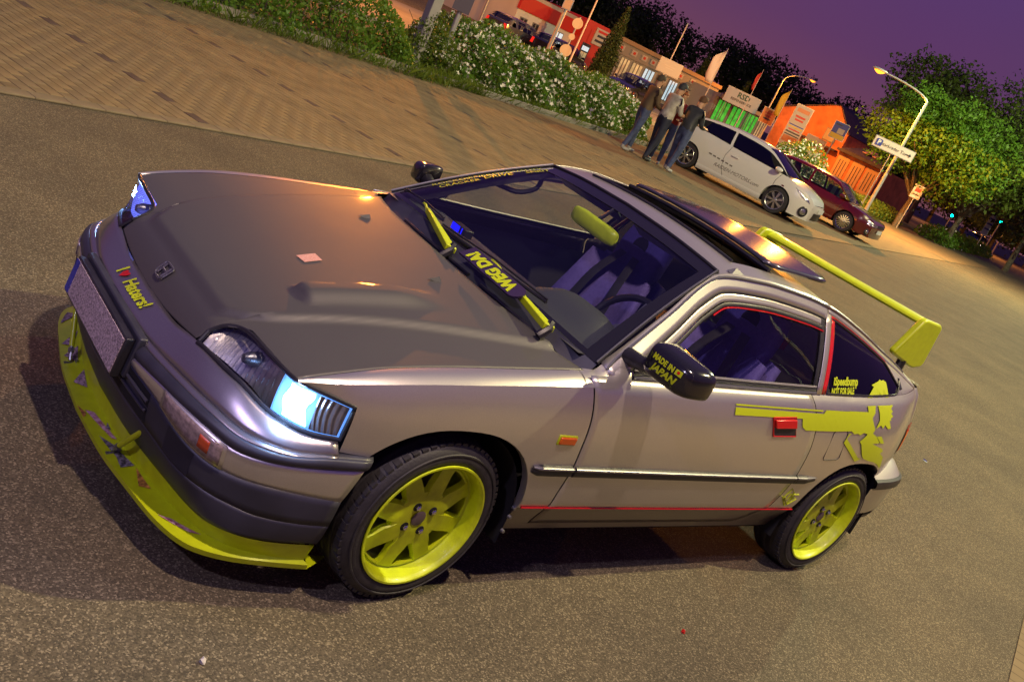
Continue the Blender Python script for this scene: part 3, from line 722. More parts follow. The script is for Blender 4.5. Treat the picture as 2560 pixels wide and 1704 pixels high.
mb=MB(); mb.tube([(-1.475,u*.435,roof(-1.5,0)+.004-.018*u*u) for u in lin(-1,1,16)],.010,6); part(mb,'sunroof_deflector',black)
mb=MB(); z=roof(-1.15,.50); mb.add([(-1.13,.506,z+.001),(-1.13,.534,z-.006),(-1.205,.53,z+.004),(-1.20,.498,z+.008),(-1.165,.515,z+.020)],[(0,1,4),(1,2,4),(2,3,4),(3,0,4),(0,3,2,1)]); part(mb,'aerial_base',grey_metal,smooth=False)
# hatch: tinted rear glass and a frame
mb=MB(); mb.grid([[(x,y*yr(x),roof(x,y*yr(x))-.002) for y in lin(-.93,.93,24)] for x in lin(-1.825,-2.70,20)]); part(mb,'hatch_glass',dkglass)
mb=MB(); mb.grid([[(x,s*yr(x),roof(x,s*yr(x))) for s in (-1,-.965,-.93)] for x in lin(-1.82,-2.81,24)]); mb.grid([[(x,s*yr(x),roof(x,s*yr(x))) for s in (.93,.965,1)] for x in lin(-1.82,-2.81,24)]); mb.grid([[(x,y*yr(x),roof(x,y*yr(x))) for y in lin(-1,1,20)] for x in lin(-2.70,-2.83,4)])
mb.grid([[(lerp(-2.83,-2.915,t),y*lerp(yr(-2.81),.60,t),lerp(roof(-2.83,y*yr(-2.81)),.925,t)) for y in lin(-1,1,20)] for t in (0,.5,1)])
part(mb,'hatch_frame',silver)

# ---- windscreen
WB=crv([(-.415,0,.872),(-.418,.25,.870),(-.430,.50,.862),(-.452,.64,.850),(-.480,.705,.838)],30); WT=crv([(-1.045,0,1.222),(-1.050,.25,1.214),(-1.065,.45,1.196),(-1.072,.517,1.187)],30)
WBf,WTf=full(WB),full(WT)
def ws(i,v,o=0):
    i=max(0,min(len(WBf)-1,i)); k=int(i); s_=i-k; k2=min(len(WBf)-1,k+1)
    b=[lerp(WBf[k][q],WBf[k2][q],s_) for q in range(3)]; t=[lerp(WTf[k][q],WTf[k2][q],s_) for q in range(3)]
    g=.016*math.sin(math.pi*v); return (lerp(b[0],t[0],v)+.53*(g+o),lerp(b[1],t[1],v),lerp(b[2],t[2],v)+.85*(g+o))
NW=len(WBf)-1
mb=MB(); mb.grid([[ws(i*NW/50.,v) for v in lin(0,1,24)] for i in range(51)]); wso=part(mb,'windscreen',wsglass)
mb=MB()
mb.grid([[ws(i*NW/50.,v,.002) for v in lin(.90,1,4)] for i in range(51)]); mb.grid([[ws(i*NW/50.,v,.002) for v in lin(0,.03,3)] for i in range(51)])
for a,b in ((0,2.4),(NW-2.4,NW)): mb.grid([[ws(lerp(a,b,i/3.),v,.002) for v in lin(.0,1,20)] for i in range(4)])
part(mb,'windscreen_border',blackg,wso)
for e_ in (0,NW):
    for o_,r_,m in ((.006,.006,black),(.010,.004,grey_metal)):
        mb=MB(); mb.tube([ws(e_,v,o_) for v in lin(0,1,24)],r_,6); part(mb,'pillar_moulding',m,wso)
mb=MB(); mb.tube([ws(i*NW/40.,1.0,.004) for i in range(41)],.006,6); part(mb,'header_seal',black,wso)
# far-side window lettering strip (sun strip in the upper corner)
# cowl
mb=MB(); P=[]
for i in range(41):
    b=WBf[int(i*NW/40.)]; y=b[1]; h=(hood_xr(y)-.006,y*.99,Zh(hood_xr(y),y)-.010)
    P.append([h,(lerp(h[0],b[0],.25),y,h[2]-.016),(lerp(h[0],b[0],.6),y,lerp(h[2],b[2],.5)-.012),(b[0],y,b[2])])
mb.grid(P); cowl=part(mb,'cowl',bluish)
for x0,x1 in ((-.34,.12),(.2,.56)):
    mb=MB(); mb.tube([(lerp(-.335,-.34,t),lerp(x0,x1,t),.842) for t in lin(0,1,8)],.006,6); part(mb,'cowl_rib',black,cowl)
# wipers: lime arms, black blades
def blade(a,b,base,joint,badge=False):
    a,b,base,joint=map(Vector,(a,b,base,joint))
    m=MB(); m.tube([base+Vector((.03,0,-.03)),base,base+Vector((-.02,-.02,.012))],.015,8); wp=part(m,'wiper',black)
    d=(joint-base); n=Vector((0,0,1)); s_=d.cross(n).normalized()
    k=MB(); q=[base,base.lerp(joint,.5),joint]; w_=(.022,.016,.010)
    P=[[p+s_*ww+n*.012,p-s_*ww+n*.018,p-s_*ww-n*.006,p+s_*ww-n*.010] for p,ww in zip(q,w_)]
    k.grid(P,cv=True); k.add(P[0],[(0,1,2,3)]); k.add(P[-1],[(0,1,2,3)]); part(k,'wiper_arm',lime,wp,bevel=.003)
    m2=(a+b)/2; k=MB(); k.tube([joint,joint.lerp(m2,.6)+n*.010,m2+n*.008],.006,6); part(k,'wiper_hook',lime,wp)
    k=MB(); k.tube([a,m2,b],.006,6); k.tube([a+n*.010,m2+n*.018,b+n*.010],.004,6); part(k,'wiper_blade',black,wp); return wp
w1=blade((-.462,.40,.900),(-.415,-.22,.888),(-.345,.575,.876),(-.395,.27,.890)); w2=blade((-.470,-.30,.890),(-.505,-.66,.872),(-.335,-.02,.868),(-.430,-.36,.892))
# badge plate clipped to the near wiper, mirror writing
pa,pb=Vector((-.352,.395,.899)),Vector((-.345,.055,.905)); pu=(pb-pa); pl=pu.length; pu.normalize(); pn=Vector((.45,.05,.88)); pn=(pn-pu*pn.dot(pu)).normalized(); pv=pn.cross(pu)
def bp(a,b,o=0): return tuple(pa+pu*a+pv*b+pn*o)
sg=1 if pv.x<0 else -1
out_=[( .03*(1-math.cos(t))*1.0,.034*math.sin(t-math.pi/2)) for t in lin(0,math.pi,8)]
poly=[(0.0+.034-.034*math.cos(t),.034*math.sin(t)) for t in lin(-math.pi/2,math.pi/2,9)]
poly=[(.034-.034*math.cos(t),.034*math.sin(t)) for t in lin(-math.pi/2,math.pi/2,9)]+[(pl,.034),(pl,-.034)]
mb=MB(); mb.prism(poly,lambda a,b:bp(a,b,-.004),lambda a,b:bp(a,b,.004)); part(mb,'wiper_badge',mat('badge_purple',(.035,.02,.06),.4),w1,smooth=False)
text_on('badge_lettering','WEG DA!',.062,lambda a,b:bp(a+pl*.5+.01,-b*sg,.006),limed,w1,bold=.004)

# ---- door mirrors
def mirror_shape(s):
    mb=MB(); P=[]
    # housing: sections from the glass face (back) to the rounded front
    c0=Vector((-.640,.890,.938)) if s>0 else Vector((-.705,.840,.930)); ww=.096 if s>0 else .056; wz=.056 if s>0 else .046
    for i,(dx,sy,sz,dy,dz) in enumerate(((-.045,.98,.96,0,0),(-.040,1.0,1.0,0,0),(-.01,1.0,1.0,0,0),(.030,.97,.97,-.003,-.002),(.050,.91,.91,-.006,-.003),(.062,.80,.80,-.010,-.004),(.070,.60,.60,-.014,-.005),(.073,.02,.02,-.016,-.006))):
        row=[]
        for k in range(28):
            t=2*math.pi*k/28; c,s_=math.cos(t),math.sin(t); a=math.copysign(abs(c)**.40,c)*ww*sy; b=math.copysign(abs(s_)**.42,s_)*wz*sz*(1-.16*c)
            y=a+dy; z=b+dz; row.append((c0.x+dx-.30*y*.55,c0.y+y,c0.z+z-.06*y))
        P.append(row)
    mb.grid(P,cv=True); mo=part(mb if s>0 else mb.mirror_y(),'door_mirror',blackg)
    mb=MB(); mb.add([P[0][k] for k in range(28)],[tuple(range(28))]); part(mb if s>0 else mb.mirror_y(),'mirror_glass',chrome,mo,smooth=False)
    mb=MB(); mb.tube([(-.60,.70,.885),(-.605,.76,.893),(-.612,.815,.905)] if s>0 else [(-.66,.70,.90),(-.67,.745,.905),(-.68,.79,.912)],[.030,.026,.030],10); part(mb if s>0 else mb.mirror_y(),'mirror_stalk',black,mo)
    return mo,c0
mir,c0=mirror_shape(1); mirror_shape(-1)
def mir_map(a,b):
    y=a; z=b; return (c0.x-.165*(y-.012)+.077-.010*(abs(y)/.08)**2-.008*(abs(z)/.05)**2,c0.y+y-.012,c0.z+z-.06*y-.004)
text_on('mirror_lettering','MADE IN',.025,lambda a,b:mir_map(a*.86-.008,b+.020),limed,mir,bold=.0012)
text_on('mirror_lettering','JAPAN',.032,lambda a,b:mir_map(a+.006,b-.010),limed,mir,bold=.0015,shear=.3)
decal([[(.040,.012),(.064,.012),(.064,.030),(.040,.030)]],lambda a,b:mir_map(a,b),'mirror_flag',limed,mir,.012)
decal([[(.052+.005*math.cos(t),.021+.005*math.sin(t)) for t in lin(0,2*math.pi*11/12,12)]],lambda a,b:(lambda p:(p[0]+.001,p[1],p[2]+.001))(mir_map(a,b)),'mirror_flag_disc',redp,mir,.02)

# ---- rear wing
for s in (1,-1):
    mb=MB(); poly=[(-2.660,1.236),(-2.685,1.245),(-2.83,1.238),(-2.855,1.224),(-2.888,1.035),(-2.878,1.010),(-2.81,.996),(-2.75,1.001),(-2.69,1.017),(-2.575,1.040),(-2.558,1.054)]
    mb.prism(poly,lambda a,b:(a,s*(.500-.02*(1.25-b)),b),lambda a,b:(a+.004,s*(.538-.05*(1.25-b)*.3),b)); up=part(mb,'wing_upright',lime,bevel=.010)
    mb=MB(); mb.tube([(-2.70,s*.515,1.025),(-2.71,s*.515,.955)],.022,10); part(mb,'wing_foot',black,up)
mb=MB(); P=[]
for y in lin(-.503,.503,30):
    row=[]
    for k in range(16):
        t=2*math.pi*k/16; a=.070*math.cos(t); b=.015*math.sin(t)*(1+.5*math.cos(t)); row.append((-2.765+a,y,1.220+b-.03*a/.07*.25-.012*(y/.55)**2*0))
    P.append(row)
mb.grid(P,cv=True); part(mb,'wing_blade',lime)

# ---- side decals: big cut-out figure in lime film, window stickers, small emblem
dm=lambda a,b:(a,Ys(a,b)+.0035,b)
DEC={'gun': [[(-1.183, 0.804), (-1.459, 0.813), (-1.781, 0.824), (-1.781, 0.818), (-1.188, 0.798)], [(-1.187, 0.792), (-1.468, 0.8), (-1.792, 0.81), (-1.806, 0.826), (-2.167, 0.838), (-2.206, 0.764), (-1.918, 0.745), (-1.696, 0.736), (-1.663, 0.749), (-1.645, 0.781), (-1.194, 0.764)]], 'body': [[(-1.989, 0.834), (-2.155, 0.84), (-2.137, 0.863), (-2.213, 0.868), (-2.219, 0.838), (-2.201, 0.818), (-2.227, 0.793), (-2.254, 0.77), (-2.244, 0.753), (-2.288, 0.74), (-2.34, 0.712), (-2.274, 0.706), (-2.395, 0.684), (-2.419, 0.671), (-2.394, 0.662), (-2.458, 0.639), (-2.5, 0.576), (-2.424, 0.605), (-2.372, 0.617), (-2.305, 0.624), (-2.256, 0.633), (-2.227, 0.65), (-2.179, 0.699), (-2.153, 0.712), (-2.181, 0.731), (-2.197, 0.748), (-2.162, 0.752), (-2.136, 0.74), (-2.113, 0.746), (-2.083, 0.742), (-2.055, 0.753), (-2.013, 0.778), (-1.987, 0.8)], [(-2.236, 0.869), (-2.395, 0.876), (-2.375, 0.861), (-2.398, 0.85), (-2.381, 0.842), (-2.41, 0.831), (-2.386, 0.821), (-2.397, 0.811), (-2.375, 0.814), (-2.41, 0.779), (-2.381, 0.776), (-2.339, 0.793), (-2.325, 0.777), (-2.298, 0.791), (-2.259, 0.773), (-2.276, 0.811), (-2.261, 0.841)], [(-2.041, 0.742), (-2.06, 0.744), (-2.036, 0.72), (-2.208, 0.634), (-2.237, 0.632), (-2.197, 0.615), (-2.025, 0.7)], [(-2.29, 0.741), (-2.336, 0.743), (-2.39, 0.71), (-2.352, 0.71)]], 'top': [[(-2.181, 0.859), (-2.155, 0.892), (-2.212, 0.932), (-2.188, 0.937), (-2.261, 0.953), (-2.285, 0.96), (-2.293, 0.956), (-2.324, 0.959), (-2.332, 0.956), (-2.35, 0.953), (-2.356, 0.931), (-2.362, 0.902), (-2.401, 0.872)]]}
decal(DEC['gun']+DEC['body'],dm,'side_decal',limed,coupe,.04)
decal(DEC['top'],lambda a,b:g3(a,b,.006),'window_decal',limed,coupe,.05)
text_on('window_lettering','iSpeedbump',.042,lambda a,b:g3(-1.955-a,.935+b+a*.06,.006),limed,coupe,bold=.0018)
text_on('window_lettering','NOT FOR SALE',.034,lambda a,b:g3(-1.935-a*.80,.898+b+a*.07,.006),limed,coupe,bold=.0016)
text_on('window_lettering','WWW.SPEEDBUMP.DE',.014,lambda a,b:g3(-1.875-a*.95,.860+b+a*.07,.006),limed,coupe) if False else None
def loop(pts,r,name,fn,parent=coupe,m=limed):
    mb=MB(); mb.tube([fn(a,b) for a,b in pts],r,5); return part(mb,name,m,parent)
loop([(-1.79,.906),(-1.96,.886),(-1.955,.852),(-1.783,.862),(-1.79,.906)],.0022,'sticker_frame',lambda a,b:g3(a,b,.006)) if False else None
decal([[(-1.840,.882),(-2.016,.888),(-2.016,.878),(-1.840,.872)]],lambda a,b:g3(a,b,.005),'window_sticker_bar',limed,coupe)
EM=[[(-1.876, 0.372), (-1.821, 0.414), (-1.841, 0.462), (-1.877, 0.439), (-1.88, 0.379)], [(-1.825, 0.419), (-1.884, 0.376), (-1.926, 0.408)], [(-1.854, 0.407), (-1.858, 0.435), (-1.885, 0.42), (-1.887, 0.403), (-1.906, 0.416), (-1.873, 0.431), (-1.921, 0.432)], [(-1.803, 0.422), (-1.869, 0.371)]]
for q in EM: loop(q,.0030,'door_emblem',lambda a,b:(a,Ys(a,b)+.001,b))
# lettering on the upper passenger side of the windscreen border
def wst(i0,v0,da,db,sc): return lambda a,b:ws(i0+(a*da[0]+b*db[0])*sc,v0+(a*da[1]+b*db[1])*sc,.0045)
for s_,i0,v0,sz in (('ROCKER',2.6,.33,.046),('CRACKER',4.6,.36,.044),('ENERGY',2.3,.55,.048),('DRIVE',3.9,.60,.052),('QUALITY',2.2,.78,.044),('SPIRIT',4.1,.84,.044)):
    v,f=txt(s_,sz,shear=.2); mb=MB(); mb.add([ws(i0-b*42.,v0+a*1.25,.0045) for a,b in v],f); mb.build('screen_lettering',limed,wso,smooth=False,recalc=False,merge=False)

# ---- interior
dash_m=mat('dash_plastic',(.060,.062,.066),.38,bump=.1,bscale=300); seat_m=mat('seat_cloth',(.115,.085,.33),.75,bump=.3,bscale=250,noise=.12,nscale=60); belt_m=mat('belt_web',(.02,.02,.025),.6)
mb=MB(); P=[]
for y in lin(-.66,.66,70):
    hump=.085*math.exp(-((y-.36)/.20)**4); row=[]
    for x,z in crv([(-.425,.850),(-.50,.846+hump*.06),(-.56,.842+hump*.35),(-.62,.838+hump*.78),(-.68,.833+hump*.98),(-.73,.826+hump*.95),(-.765,.808+hump*.72),(-.785,.765),(-.77,.62),(-.72,.45)],22): row.append((x-.02*(y/.66)**2*0,y,z))
    P.append(row)
mb.grid(P); dash=part(mb,'dashboard',dash_m)
mb=MB(); mb.box((-.60,-.33,.862),(.045,.10,.035)); ga=part(mb,'dash_gauge',black,dash,bevel=.004)
mb=MB(); mb.add([(-.5755,-.375,.85),(-.5755,-.318,.85),(-.5755,-.318,.878),(-.5755,-.375,.878)],[(0,1,2,3)]); mb.add([(-.5755,-.305,.85),(-.5755,-.298,.85),(-.5755,-.298,.878),(-.5755,-.305,.878)],[(0,1,2,3)]); part(mb,'gauge_display',mat('blue_display',(.01,.01,.5),.4,emit=1.5,ecol=(.01,.01,1)),dash,smooth=False)
# steering wheel
sw=Matrix.Translation((-.93,.36,.80))@Matrix.Rotation(R(66),4,'Y')
def swp(r,t,h=0): return tuple(sw@Vector((r*math.cos(t),r*math.sin(t),h)))
mb=MB(); mb.tube([swp(.178,2*math.pi*k/36) for k in range(37)],.014,8,caps=False); stw=part(mb,'steering_wheel',black)
mb=MB()
for t in (R(90),R(-90),R(180)): mb.tube([swp(.03,t,.02),swp(.17,t)],.012,6)
mb.lathe([(0,.03),(.05,.028),(.055,.0)],16,'Z'); mb.v=[tuple(sw@Vector(p)) if i>=len(mb.v)-48 else p for i,p in enumerate(mb.v)]; part(mb,'wheel_spokes',grey_metal,stw)
mb=MB(); mb.tube([(-.93,.36,.80),(-.74,.36,.70)],.03,10); part(mb,'steering_column',black,stw)
mb=MB(); mb.tube([swp(.178,R(a)) for a in lin(-70,-35,8)],.0155,8); part(mb,'grip_red',redp,stw)
# seats
def seat(y0):
    k=MB(); P=[]
    prof=[(-1.02,.40),(-1.06,.455),(-1.2,.46),(-1.38,.44),(-1.47,.46),(-1.52,.58),(-1.58,.74),(-1.63,.88)]
    for i,(x,z) in enumerate(prof):
        w_=.25 if i<5 else .25-.02*(i-5); row=[]
        for j in range(13):
            u=lerp(-1,1,j/12.); bol=.055*abs(u)**3; row.append((x+(bol if i>=5 else 0),y0+u*w_,z+(bol if i<5 else 0)))
        P.append(row)
    k.grid(P); k.grid([[(x-.10 if i>=5 else x,y,z-.10 if i<5 else z) for x,y,z in r] for i,r in enumerate(P)]); 
    so=k.build('seat',seat_m,coupe,solid=.03)
    k=MB(); P=[]
    for z,w_,d in ((.86,.13,.05),(.90,.145,.055),(1.0,.142,.055),(1.06,.13,.05),(1.085,.10,.03)):
        P.append([(-1.665-.2*(z-.86)+d*math.copysign(abs(math.cos(t))**.5,math.cos(t)),y0+w_*math.copysign(abs(math.sin(t))**.5,math.sin(t)),z) for t in lin(0,2*math.pi*23/24,24)])
    k.grid(P,cv=True); k.add(P[-1],[tuple(range(24))]); k.build('headrest',seat_m,so)
    k=MB(); k.lathe([(0,.0),(.045,.0),(.052,-.012),(.055,-.03)],20,'X',(-1.635,y0,.985)); k.build('headrest_opening',void,so)
    for s_ in (-1,1):
        k=MB(); pts=[(-1.60,y0+s_*.045,.94),(-1.52,y0+s_*.085,.80),(-1.46,y0+s_*.11,.62),(-1.36,y0+s_*.12,.50)]
        k.grid([[(a,b-.025,c),(a+.004,b,c+.002),(a,b+.025,c)] for a,b,c in crv(pts,10)]); k.build('harness_belt',belt_m,so)
    text=[0]
    return so
s1=seat(.36); seat(-.36)
text_on('seat_lettering','CRX',.09,lambda a,b:(-1.545-.10*b+.012,.36+a,.66+b),mat('seat_stitch',(.10,.07,.16),.6),s1,bold=.002)
mb=MB(); P=[]
for x,z in ((-1.70,.50),(-1.74,.66),(-1.80,.72),(-2.2,.73),(-2.65,.74)): P.append([(x,y,z+.012*math.sin(y*17+x*9)) for y in lin(-.62,.62,14)])
mb.grid(P); part(mb,'load_cover',mat('load_fabric',(.02,.018,.022),.8,noise=.5,nscale=9))
mb=MB(); mb.grid([[(x,s,z) for z in (.28,.5,.80)] for x in lin(-.5,-1.72,4) for s in (.70,)]); part(mb,'door_card',dash_m,both=True)
mb=MB(); mb.box((-1.1,0,.30),(1.3,1.36,.02)); mb.box((-1.1,0,.36),(.9,.16,.16)); part(mb,'cabin_floor',void,smooth=False)
mb=MB(); mb.box((-.74,0,.55),(.06,1.36,.5)); part(mb,'bulkhead',void,smooth=False)
mb=MB(); mb.tube([(-1.02,.10,.52),(-1.03,.10,.60)],.008,6); mb.lathe([(0,.02),(.018,.015),(.022,0),(.016,-.02),(0,-.022)],12,'Z',(-1.03,.10,.62)); part(mb,'gear_lever',grey_metal)
# rear-view mirror in a lime shell, sun visors and grab handle
mb=MB(); P=[]
for a,k_ in ((-.018,.80),(-.012,.97),(.004,1),(.014,.92),(.020,.70)):
    row=[]
    for j in range(24):
        t=2*math.pi*j/24; y=.125*k_*math.copysign(abs(math.cos(t))**.4,math.cos(t)); z=.034*k_*math.copysign(abs(math.sin(t))**.5,math.sin(t)); row.append((-.925+a-.12*y,y,1.105+z-.05*y))
    P.append(row)
mb.grid(P,cv=True); mb.add(P[-1],[tuple(range(24))]); mb.add(P[0],[tuple(range(24))]); rvm=part(mb,'cabin_mirror',lime)
mb=MB(); mb.tube([(-.93,0,1.13),(-.985,0,1.188)],.008,8); part(mb,'mirror_arm',black,rvm)
mb=MB()
for s in (-1,1): mb.grid([[(-1.06-.02*i,s*y,1.178-.012*i) for i in range(4)] for y in (.06,.25,.45)])
part(mb,'sun_visor',black,solid=.014)
mb=MB(); mb.grid([[(x,y*yr(x),roof(x,y*yr(x))-.018) for y in lin(-.95,.95,10)] for x in lin(-1.06,-1.23,3)]); mb.grid([[(x,y*yr(x),roof(x,y*yr(x))-.03) for y in lin(-.95,.95,10)] for x in lin(-1.53,-1.82,3)]); part(mb,'headlining',void)
mb=MB(); mb.tube(crv([(-1.06,-.535,1.13),(-1.02,-.50,1.075),(-.93,-.53,1.03),(-.86,-.575,1.03)],12),.011,8); part(mb,'grab_handle',black)
for s in (1,-1):
    mb=MB(); mb.grid([[(x,s*(yr(x)-.012-.05*j),zr(x)-.012-.045*j*(.4 if j else 1)) for j in (0,.5,1)] for x in lin(-.5,-1.07,16)]); part(mb,'pillar_trim',black)

# ================================================================== ground
E1=Vector((-.947,-.322,0)).normalized(); E2=Vector((.322,-.947,0)).normalized()     # along the kerb line / into the paved bays
K0=Vector((.29,-3.75,0))                                                             # point on the asphalt/paving joint
def bay(a,b,z=0): p=K0+E1*a+E2*b; return (p.x,p.y,z)
def asphalt():
    m=bpy.data.materials.new('asphalt'); m.use_nodes=True; t=m.node_tree; b=t.nodes['Principled BSDF']; b.inputs['Roughness'].default_value=.85; b.inputs['Specular IOR Level'].default_value=.25
    tc=t.nodes.new('ShaderNodeTexCoord')
    def noise(sc,det=3,ro=.6):
        n=t.nodes.new('ShaderNodeTexNoise'); n.inputs['Scale'].default_value=sc; n.inputs['Detail'].default_value=det; n.inputs['Roughness'].default_value=ro; t.links.new(tc.outputs['Object'],n.inputs['Vector']); return n
    vo=t.nodes.new('ShaderNodeTexVoronoi'); vo.inputs['Scale'].default_value=205; t.links.new(tc.outputs['Object'],vo.inputs['Vector'])
    r=t.nodes.new('ShaderNodeValToRGB'); el=r.color_ramp.elements
    el[0].position=0; el[0].color=(.062,.052,.034,1); el[1].position=1; el[1].color=(.30,.255,.165,1)
    q=el.new(.5); q.color=(.105,.088,.057,1); q=el.new(.82); q.color=(.148,.124,.080,1)
    sp=t.nodes.new('ShaderNodeSeparateColor'); t.links.new(vo.outputs['Color'],sp.inputs[0]); t.links.new(sp.outputs[0],r.inputs[0])
    n2=noise(1.1,6); n3=noise(300,2)
    r2=t.nodes.new('ShaderNodeValToRGB'); r2.color_ramp.elements[0].color=(.72,.72,.74,1); r2.color_ramp.elements[1].color=(1.15,1.12,1.05,1); r2.color_ramp.elements[0].position=.3; r2.color_ramp.elements[1].position=.7; t.links.new(n2.outputs['Fac'],r2.inputs[0])
    mx=t.nodes.new('ShaderNodeMix'); mx.data_type='RGBA'; mx.blend_type='MULTIPLY'; mx.inputs[0].default_value=1; t.links.new(r.outputs[0],mx.inputs[6]); t.links.new(r2.outputs[0],mx.inputs[7])
    st=noise(.55,5,.7); rs=t.nodes.new('ShaderNodeValToRGB'); rs.color_ramp.elements[0].position=.66; rs.color_ramp.elements[0].color=(1,1,1,1); rs.color_ramp.elements[1].position=.74; rs.color_ramp.elements[1].color=(.62,.60,.58,1); t.links.new(st.outputs['Fac'],rs.inputs[0])
    mx2=t.nodes.new('ShaderNodeMix'); mx2.data_type='RGBA'; mx2.blend_type='MULTIPLY'; mx2.inputs[0].default_value=1; t.links.new(mx.outputs[2],mx2.inputs[6]); t.links.new(rs.outputs[0],mx2.inputs[7])
    t.links.new(mx2.outputs[2],b.inputs['Base Color'])
    mt=t.nodes.new('ShaderNodeMath'); mt.operation='ADD'; t.links.new(sp.outputs[1],mt.inputs[0]); t.links.new(n3.outputs['Fac'],mt.inputs[1])
    bp_=t.nodes.new('ShaderNodeBump'); bp_.inputs['Strength'].default_value=.55; bp_.inputs['Distance'].default_value=.006; t.links.new(mt.outputs[0],bp_.inputs['Height']); t.links.new(bp_.outputs[0],b.inputs['Normal'])
    return m
asph=asphalt()
mb=MB(); mb.grid([[(x,y,0) for y in (-400,-60,-20,10,400)] for x in (-400,-60,-20,10,400)]); g=mb.build('ground',asph,smooth=False); tag(g,kind='structure')

# ---- paved bays: concrete bricks, a border course, dark marker bricks every 2.5 m
def brickmat(name,col,n=.25):
    return mat(name,col,.82,noise=n,nscale=3.0,bump=.35,bscale=240,spec=.25,det=6)
pav=[brickmat('paver_tan',(.190,.142,.074)),brickmat('paver_grey',(.178,.134,.072)),brickmat('paver_warm',(.200,.146,.072))]; pavd=brickmat('paver_dark',(.075,.055,.045)); bord=brickmat('border_stone',(.195,.155,.092))
def slabmat():
    m=bpy.data.materials.new('far_paving'); m.use_nodes=True; t=m.node_tree; b=t.nodes['Principled BSDF']; b.inputs['Roughness'].default_value=.85; b.inputs['Specular IOR Level'].default_value=.2
    tc=t.nodes.new('ShaderNodeTexCoord'); br=t.nodes.new('ShaderNodeTexBrick'); br.inputs['Scale'].default_value=1; br.inputs['Brick Width'].default_value=.2; br.inputs['Row Height'].default_value=.1; br.inputs['Mortar Size'].default_value=.006
    br.inputs['Color1'].default_value=(.20,.150,.080,1); br.inputs['Color2'].default_value=(.18,.138,.075,1); br.inputs['Mortar'].default_value=(.11,.08,.045,1)
    mp=t.nodes.new('ShaderNodeMapping'); mp.inputs['Rotation'].default_value=(0,0,R(90)); t.links.new(tc.outputs['Object'],mp.inputs[0]); t.links.new(mp.outputs[0],br.inputs['Vector']); t.links.new(br.outputs['Color'],b.inputs['Base Color']); return m
def brickmesh(w,l,h,m):
    c=.004; x,y=w/2-.0022,l/2-.0022; me=bpy.data.meshes.new('paver')
    v=[(-x,-y,0),(x,-y,0),(x,y,0),(-x,y,0),(-x,-y,h-c),(x,-y,h-c),(x,y,h-c),(-x,y,h-c),(-x+c,-y+c,h),(x-c,-y+c,h),(x-c,y-c,h),(-x+c,y-c,h)]
    f=[(8,9,10,11)]+[(i,(i+1)%4,4+(i+1)%4,4+i) for i in range(4)]+[(4+i,4+(i+1)%4,8+(i+1)%4,8+i) for i in range(4)]
    me.from_pydata(v,[],f); me.materials.append(m); return me,v,f
angK=math.atan2(E1.y,E1.x)
pave=empty('pavement',(K0.x,K0.y,0),angK) if False else None
mb=MB(); mb.add([bay(-14,.0,.004),bay(60,.0,.004),bay(60,5.32,.004),bay(-14,5.32,.004)],[(0,1,2,3)]); pave=mb.build('pavement',mat('joint_sand',(.115,.086,.045),.95),smooth=False); tag(pave,kind='structure')
# bricks (local a,b frame turned to the kerb line; mirrored handedness handled by placing each brick)
RZ=math.atan2(E2.y,E2.x)-math.pi/2
bm_t=[brickmesh(.10,.20,.012,m)[0] for m in pav]; bm_d=brickmesh(.10,.20,.012,pavd)[0]; bm_b=brickmesh(.25,.12,.012,bord)[0]
cells=[]
for i in range(-25,145):
    a=.05+.10*i
    for j in range(-1,27):
        b=.22+.20*j+(.10 if i%2 else 0)
        if b<.22 or b>5.24: continue
        dk=(i%25==16) and (j%2==0)
        p=K0+E1*a+E2*b; cells.append((p,dk,i))
half=[]
for i in range(-25,145):
    if i%2: half.append(K0+E1*(.05+.10*i)+E2*.17)
def score(p): return (Vector((CAM_POS[0],CAM_POS[1],0))-p).length
for q in range(-25,64):
    p=K0+E1*(.125+.25*q-.02)+E2*(.06); cells.append((p,2,q))
def inframe(p):
    d=p-Vector(CAM_POS); zc=d.dot(_f); u=1280+2449.9*d.dot(_r)/zc; v=852+2449.9*d.dot(_d)/zc
    return zc>0 and -20<u<2580 and -20<v<1724 and not (v>330+.10*u and u>350 and v>395)
near=sorted([c for c in cells if inframe(c[0])],key=lambda c:score(c[0]))[:300]; nearset=set(id(c) for c in near)
random.seed(3)
for c in near:
    p,dk,i=c; me=bm_b if dk==2 else (bm_d if dk else bm_t[(i*7+int(p.y*10))%3]); o=bpy.data.objects.new('paver',me); COL.objects.link(o); o.location=(p.x,p.y,.004+random.uniform(-.0012,.0012)); o.rotation_euler=(random.uniform(-.006,.006),random.uniform(-.006,.006),RZ+random.uniform(-.006,.006)); o.parent=pave
mb=MB(); _,bv,bf=brickmesh(.10,.20,.012,pav[0]); _,bv2,bf2=brickmesh(.25,.12,.012,bord)
cR,sR=math.cos(RZ),math.sin(RZ)
for c in cells:
    if id(c) in nearset: continue
    p,dk,i=c; vv,ff=(bv2,bf2) if dk==2 else (bv,bf); zz=.004+random.uniform(-.0012,.0012)
    mb.add([(p.x+x*cR-y*sR,p.y+x*sR+y*cR,zz+z) for x,y,z in vv],ff,4 if dk==2 else (3 if dk else random.randrange(3)))
_,bv3,bf3=brickmesh(.10,.10,.012,pav[0])
for p in half: mb.add([(p.x+x*cR-y*sR,p.y+x*sR+y*cR,.004+z) for x,y,z in bv3],bf3,random.randrange(3))
o=mb.build('pavers',pav+[pavd,bord],pave,smooth=False,recalc=False,merge=False); o['kind']='stuff'
mb=MB(); mb.add([(14.2,0,0),(60,0,0),(60,5.3,0),(14.2,5.3,0)],[(0,1,2,3)]); slab=slabmat(); o=mb.build('far_paving',slab,pave,smooth=False)
